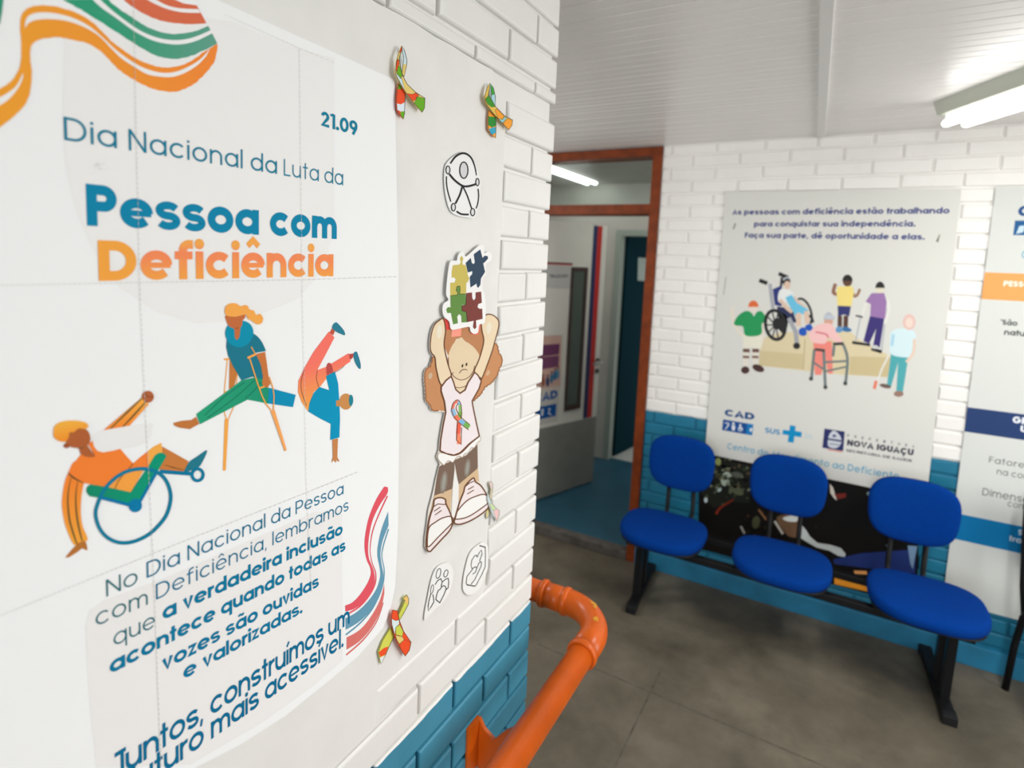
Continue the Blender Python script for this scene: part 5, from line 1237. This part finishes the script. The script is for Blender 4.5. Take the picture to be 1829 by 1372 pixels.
# black tube chair at the edge of the view
chair = thing('tube_chair', 'black tube-framed chair beside the tall information banner', 'chair', (1.10, 3.2, 0))
for nm, pts in (('leg', [(0.826, 3.37, 0.0), (0.836, 3.37, 0.22), (0.852, 3.37, 0.36), (0.875, 3.33, 0.44)]), ('leg', [(1.374, 3.37, 0.0), (1.364, 3.37, 0.22), (1.348, 3.37, 0.36), (1.325, 3.33, 0.44)]), ('leg', [(0.90, 2.93, 0.0), (0.905, 2.95, 0.25), (0.91, 2.97, 0.44)]), ('leg', [(1.30, 2.93, 0.0), (1.295, 2.95, 0.25), (1.29, 2.97, 0.44)])):
    bm = bmesh.new(); add_tube(bm, pts, 0.014, 14); under(obj(nm, bm, M['black']), chair)
for x, sg in ((0.845, 1), (1.355, -1)):
    bm = bmesh.new(); add_tube(bm, [(x + 0.012 * sg, 3.37, 0.35), (x - 0.008 * sg, 3.372, 0.5), (x - 0.02 * sg, 3.378, 0.68), (x - 0.03 * sg, 3.39, 0.90)], 0.012, 14); under(obj('back_post', bm, M['black']), chair)
bm = bmesh.new(); bar(bm, (0.86, 3.33, 0.26), (1.33, 3.33, 0.26), 0.009, 0.009); under(obj('stretcher', bm, M['black']), chair)
bm = bmesh.new(); cushion(bm, lambda x, y, h: (1.10 + x, 3.12 + y, 0.435 + h), 0.235, 0.205, 0.045, 4.0, 0.006); under(obj('seat', bm, M['black_plastic']), chair)
bm = bmesh.new(); cushion(bm, lambda x, y, h: (1.097 + x, 3.385 - h, 0.76 + y), 0.262, 0.13, 0.03, 4.0, 0.004); under(obj('backrest', bm, M['black_plastic']), chair)

# ------------------------------------------------------------------ orange pipe handrail round the end of the near wall
rail = thing('handrail', 'orange painted pipe handrail turning round the end of the near wall', 'handrail', (-0.47, 1.0, 0.9))
RX, RZ, RR = -0.470, 0.897, 0.0315
def pipe(name, pts, r, seg=28, m=None):
    bm = bmesh.new(); add_tube(bm, pts, r, seg); return under(obj(name, bm, m or M['orange']), rail)
pipe('pipe', [(RX, -1.6, RZ), (RX, 1.315, RZ)], RR)
bend = [(RX, 1.303, RZ), (RX, 1.36, RZ)] + [(RX - 0.115 + 0.115 * math.cos(t), 1.365 + 0.13 * math.sin(t), RZ) for t in [math.pi / 2 * k / 14 for k in range(1, 15)]] + [(RX - 0.135, 1.495, RZ)]
pipe('elbow', bend, RR + 0.0045)
pipe('pipe', [(RX - 0.14, 1.495, RZ), (-1.0, 1.495, RZ)], RR)
pipe('collar', [(RX, 1.297, RZ), (RX, 1.302, RZ), (RX, 1.313, RZ), (RX, 1.318, RZ)], [RR + 0.004, RR + 0.0075, RR + 0.0075, RR + 0.004])
for x in (RX - 0.125, RX - 0.196):
    pipe('collar', [(x + 0.009, 1.495, RZ), (x + 0.005, 1.495, RZ), (x - 0.005, 1.495, RZ), (x - 0.009, 1.495, RZ)], [RR + 0.004, RR + 0.0085, RR + 0.0085, RR + 0.004])
pipe('coupling', [(RX - 0.125, 1.495, RZ), (RX - 0.196, 1.495, RZ)], RR + 0.004)
# bracket: wall plate and a saddle-cut web that carries the pipe
bm = bmesh.new(); add_box(bm, (WA + 0.008, 0.988, 0.742), (WA + 0.0145, 1.034, 0.862), 0, 0.001)
br = under(obj('bracket', bm, M['orange']), rail)
prof = [(WA + 0.013, 0.735), (WA + 0.013, 0.856), (WA + 0.026, 0.836), (WA + 0.052, 0.822), (-0.536, 0.856), (RX - 0.030, 0.886), (RX - 0.012, 0.868), (RX + 0.006, 0.866), (RX - 0.02, 0.80), (RX - 0.07, 0.75)]
bm = bmesh.new(); y0_, y1_ = 1.033, 1.042
va = [bm.verts.new((x, y0_, z)) for x, z in prof]; vb = [bm.verts.new((x, y1_, z)) for x, z in prof]
for t in tessellate_polygon([[Vector((x, z, 0)) for x, z in prof]]):
    bm.faces.new([va[i] for i in t]); bm.faces.new([vb[i] for i in t][::-1])
for i in range(len(prof)):
    j = (i + 1) % len(prof); bm.faces.new((va[i], vb[i], vb[j], va[j]))
under(obj('web', bm, M['orange']), rail)
# chipped spots on the elbow showing an older yellow coat
M['old_yellow'] = mat('old_yellow_coat', rgb('#e0a01c', 0.85), 0.5)
ec = Vector((RX - 0.115, 1.365, RZ))
for ang, tilt, sz in ((54, 66, 0.017), (44, 76, 0.008), (20, 86, 0.012), (86, 60, 0.008)):
    t_, p_ = math.radians(ang), math.radians(tilt)
    bm = bmesh.new(); cdir = Vector((math.cos(t_), math.sin(t_), 0)); c0 = ec + Vector((0.115 * math.cos(t_), 0.13 * math.sin(t_), 0))
    nrm = (cdir * math.cos(p_) + Vector((0, 0, 1)) * math.sin(p_)).normalized(); u_ = nrm.cross(Vector((cdir.y, -cdir.x, 0))).normalized(); v_ = nrm.cross(u_)
    cc = c0 + nrm * (RR + 0.0056)
    vs = []
    for k in range(11):
        r_ = sz * random.uniform(0.5, 1.1); a_ = 2 * math.pi * k / 11
        vs.append(bm.verts.new(cc + u_ * r_ * 0.7 * math.cos(a_) + v_ * r_ * math.sin(a_) - nrm * (r_ * r_ * 7)))
    bm.faces.new(vs)
    under(obj('paint_chip', bm, M['old_yellow']), rail)
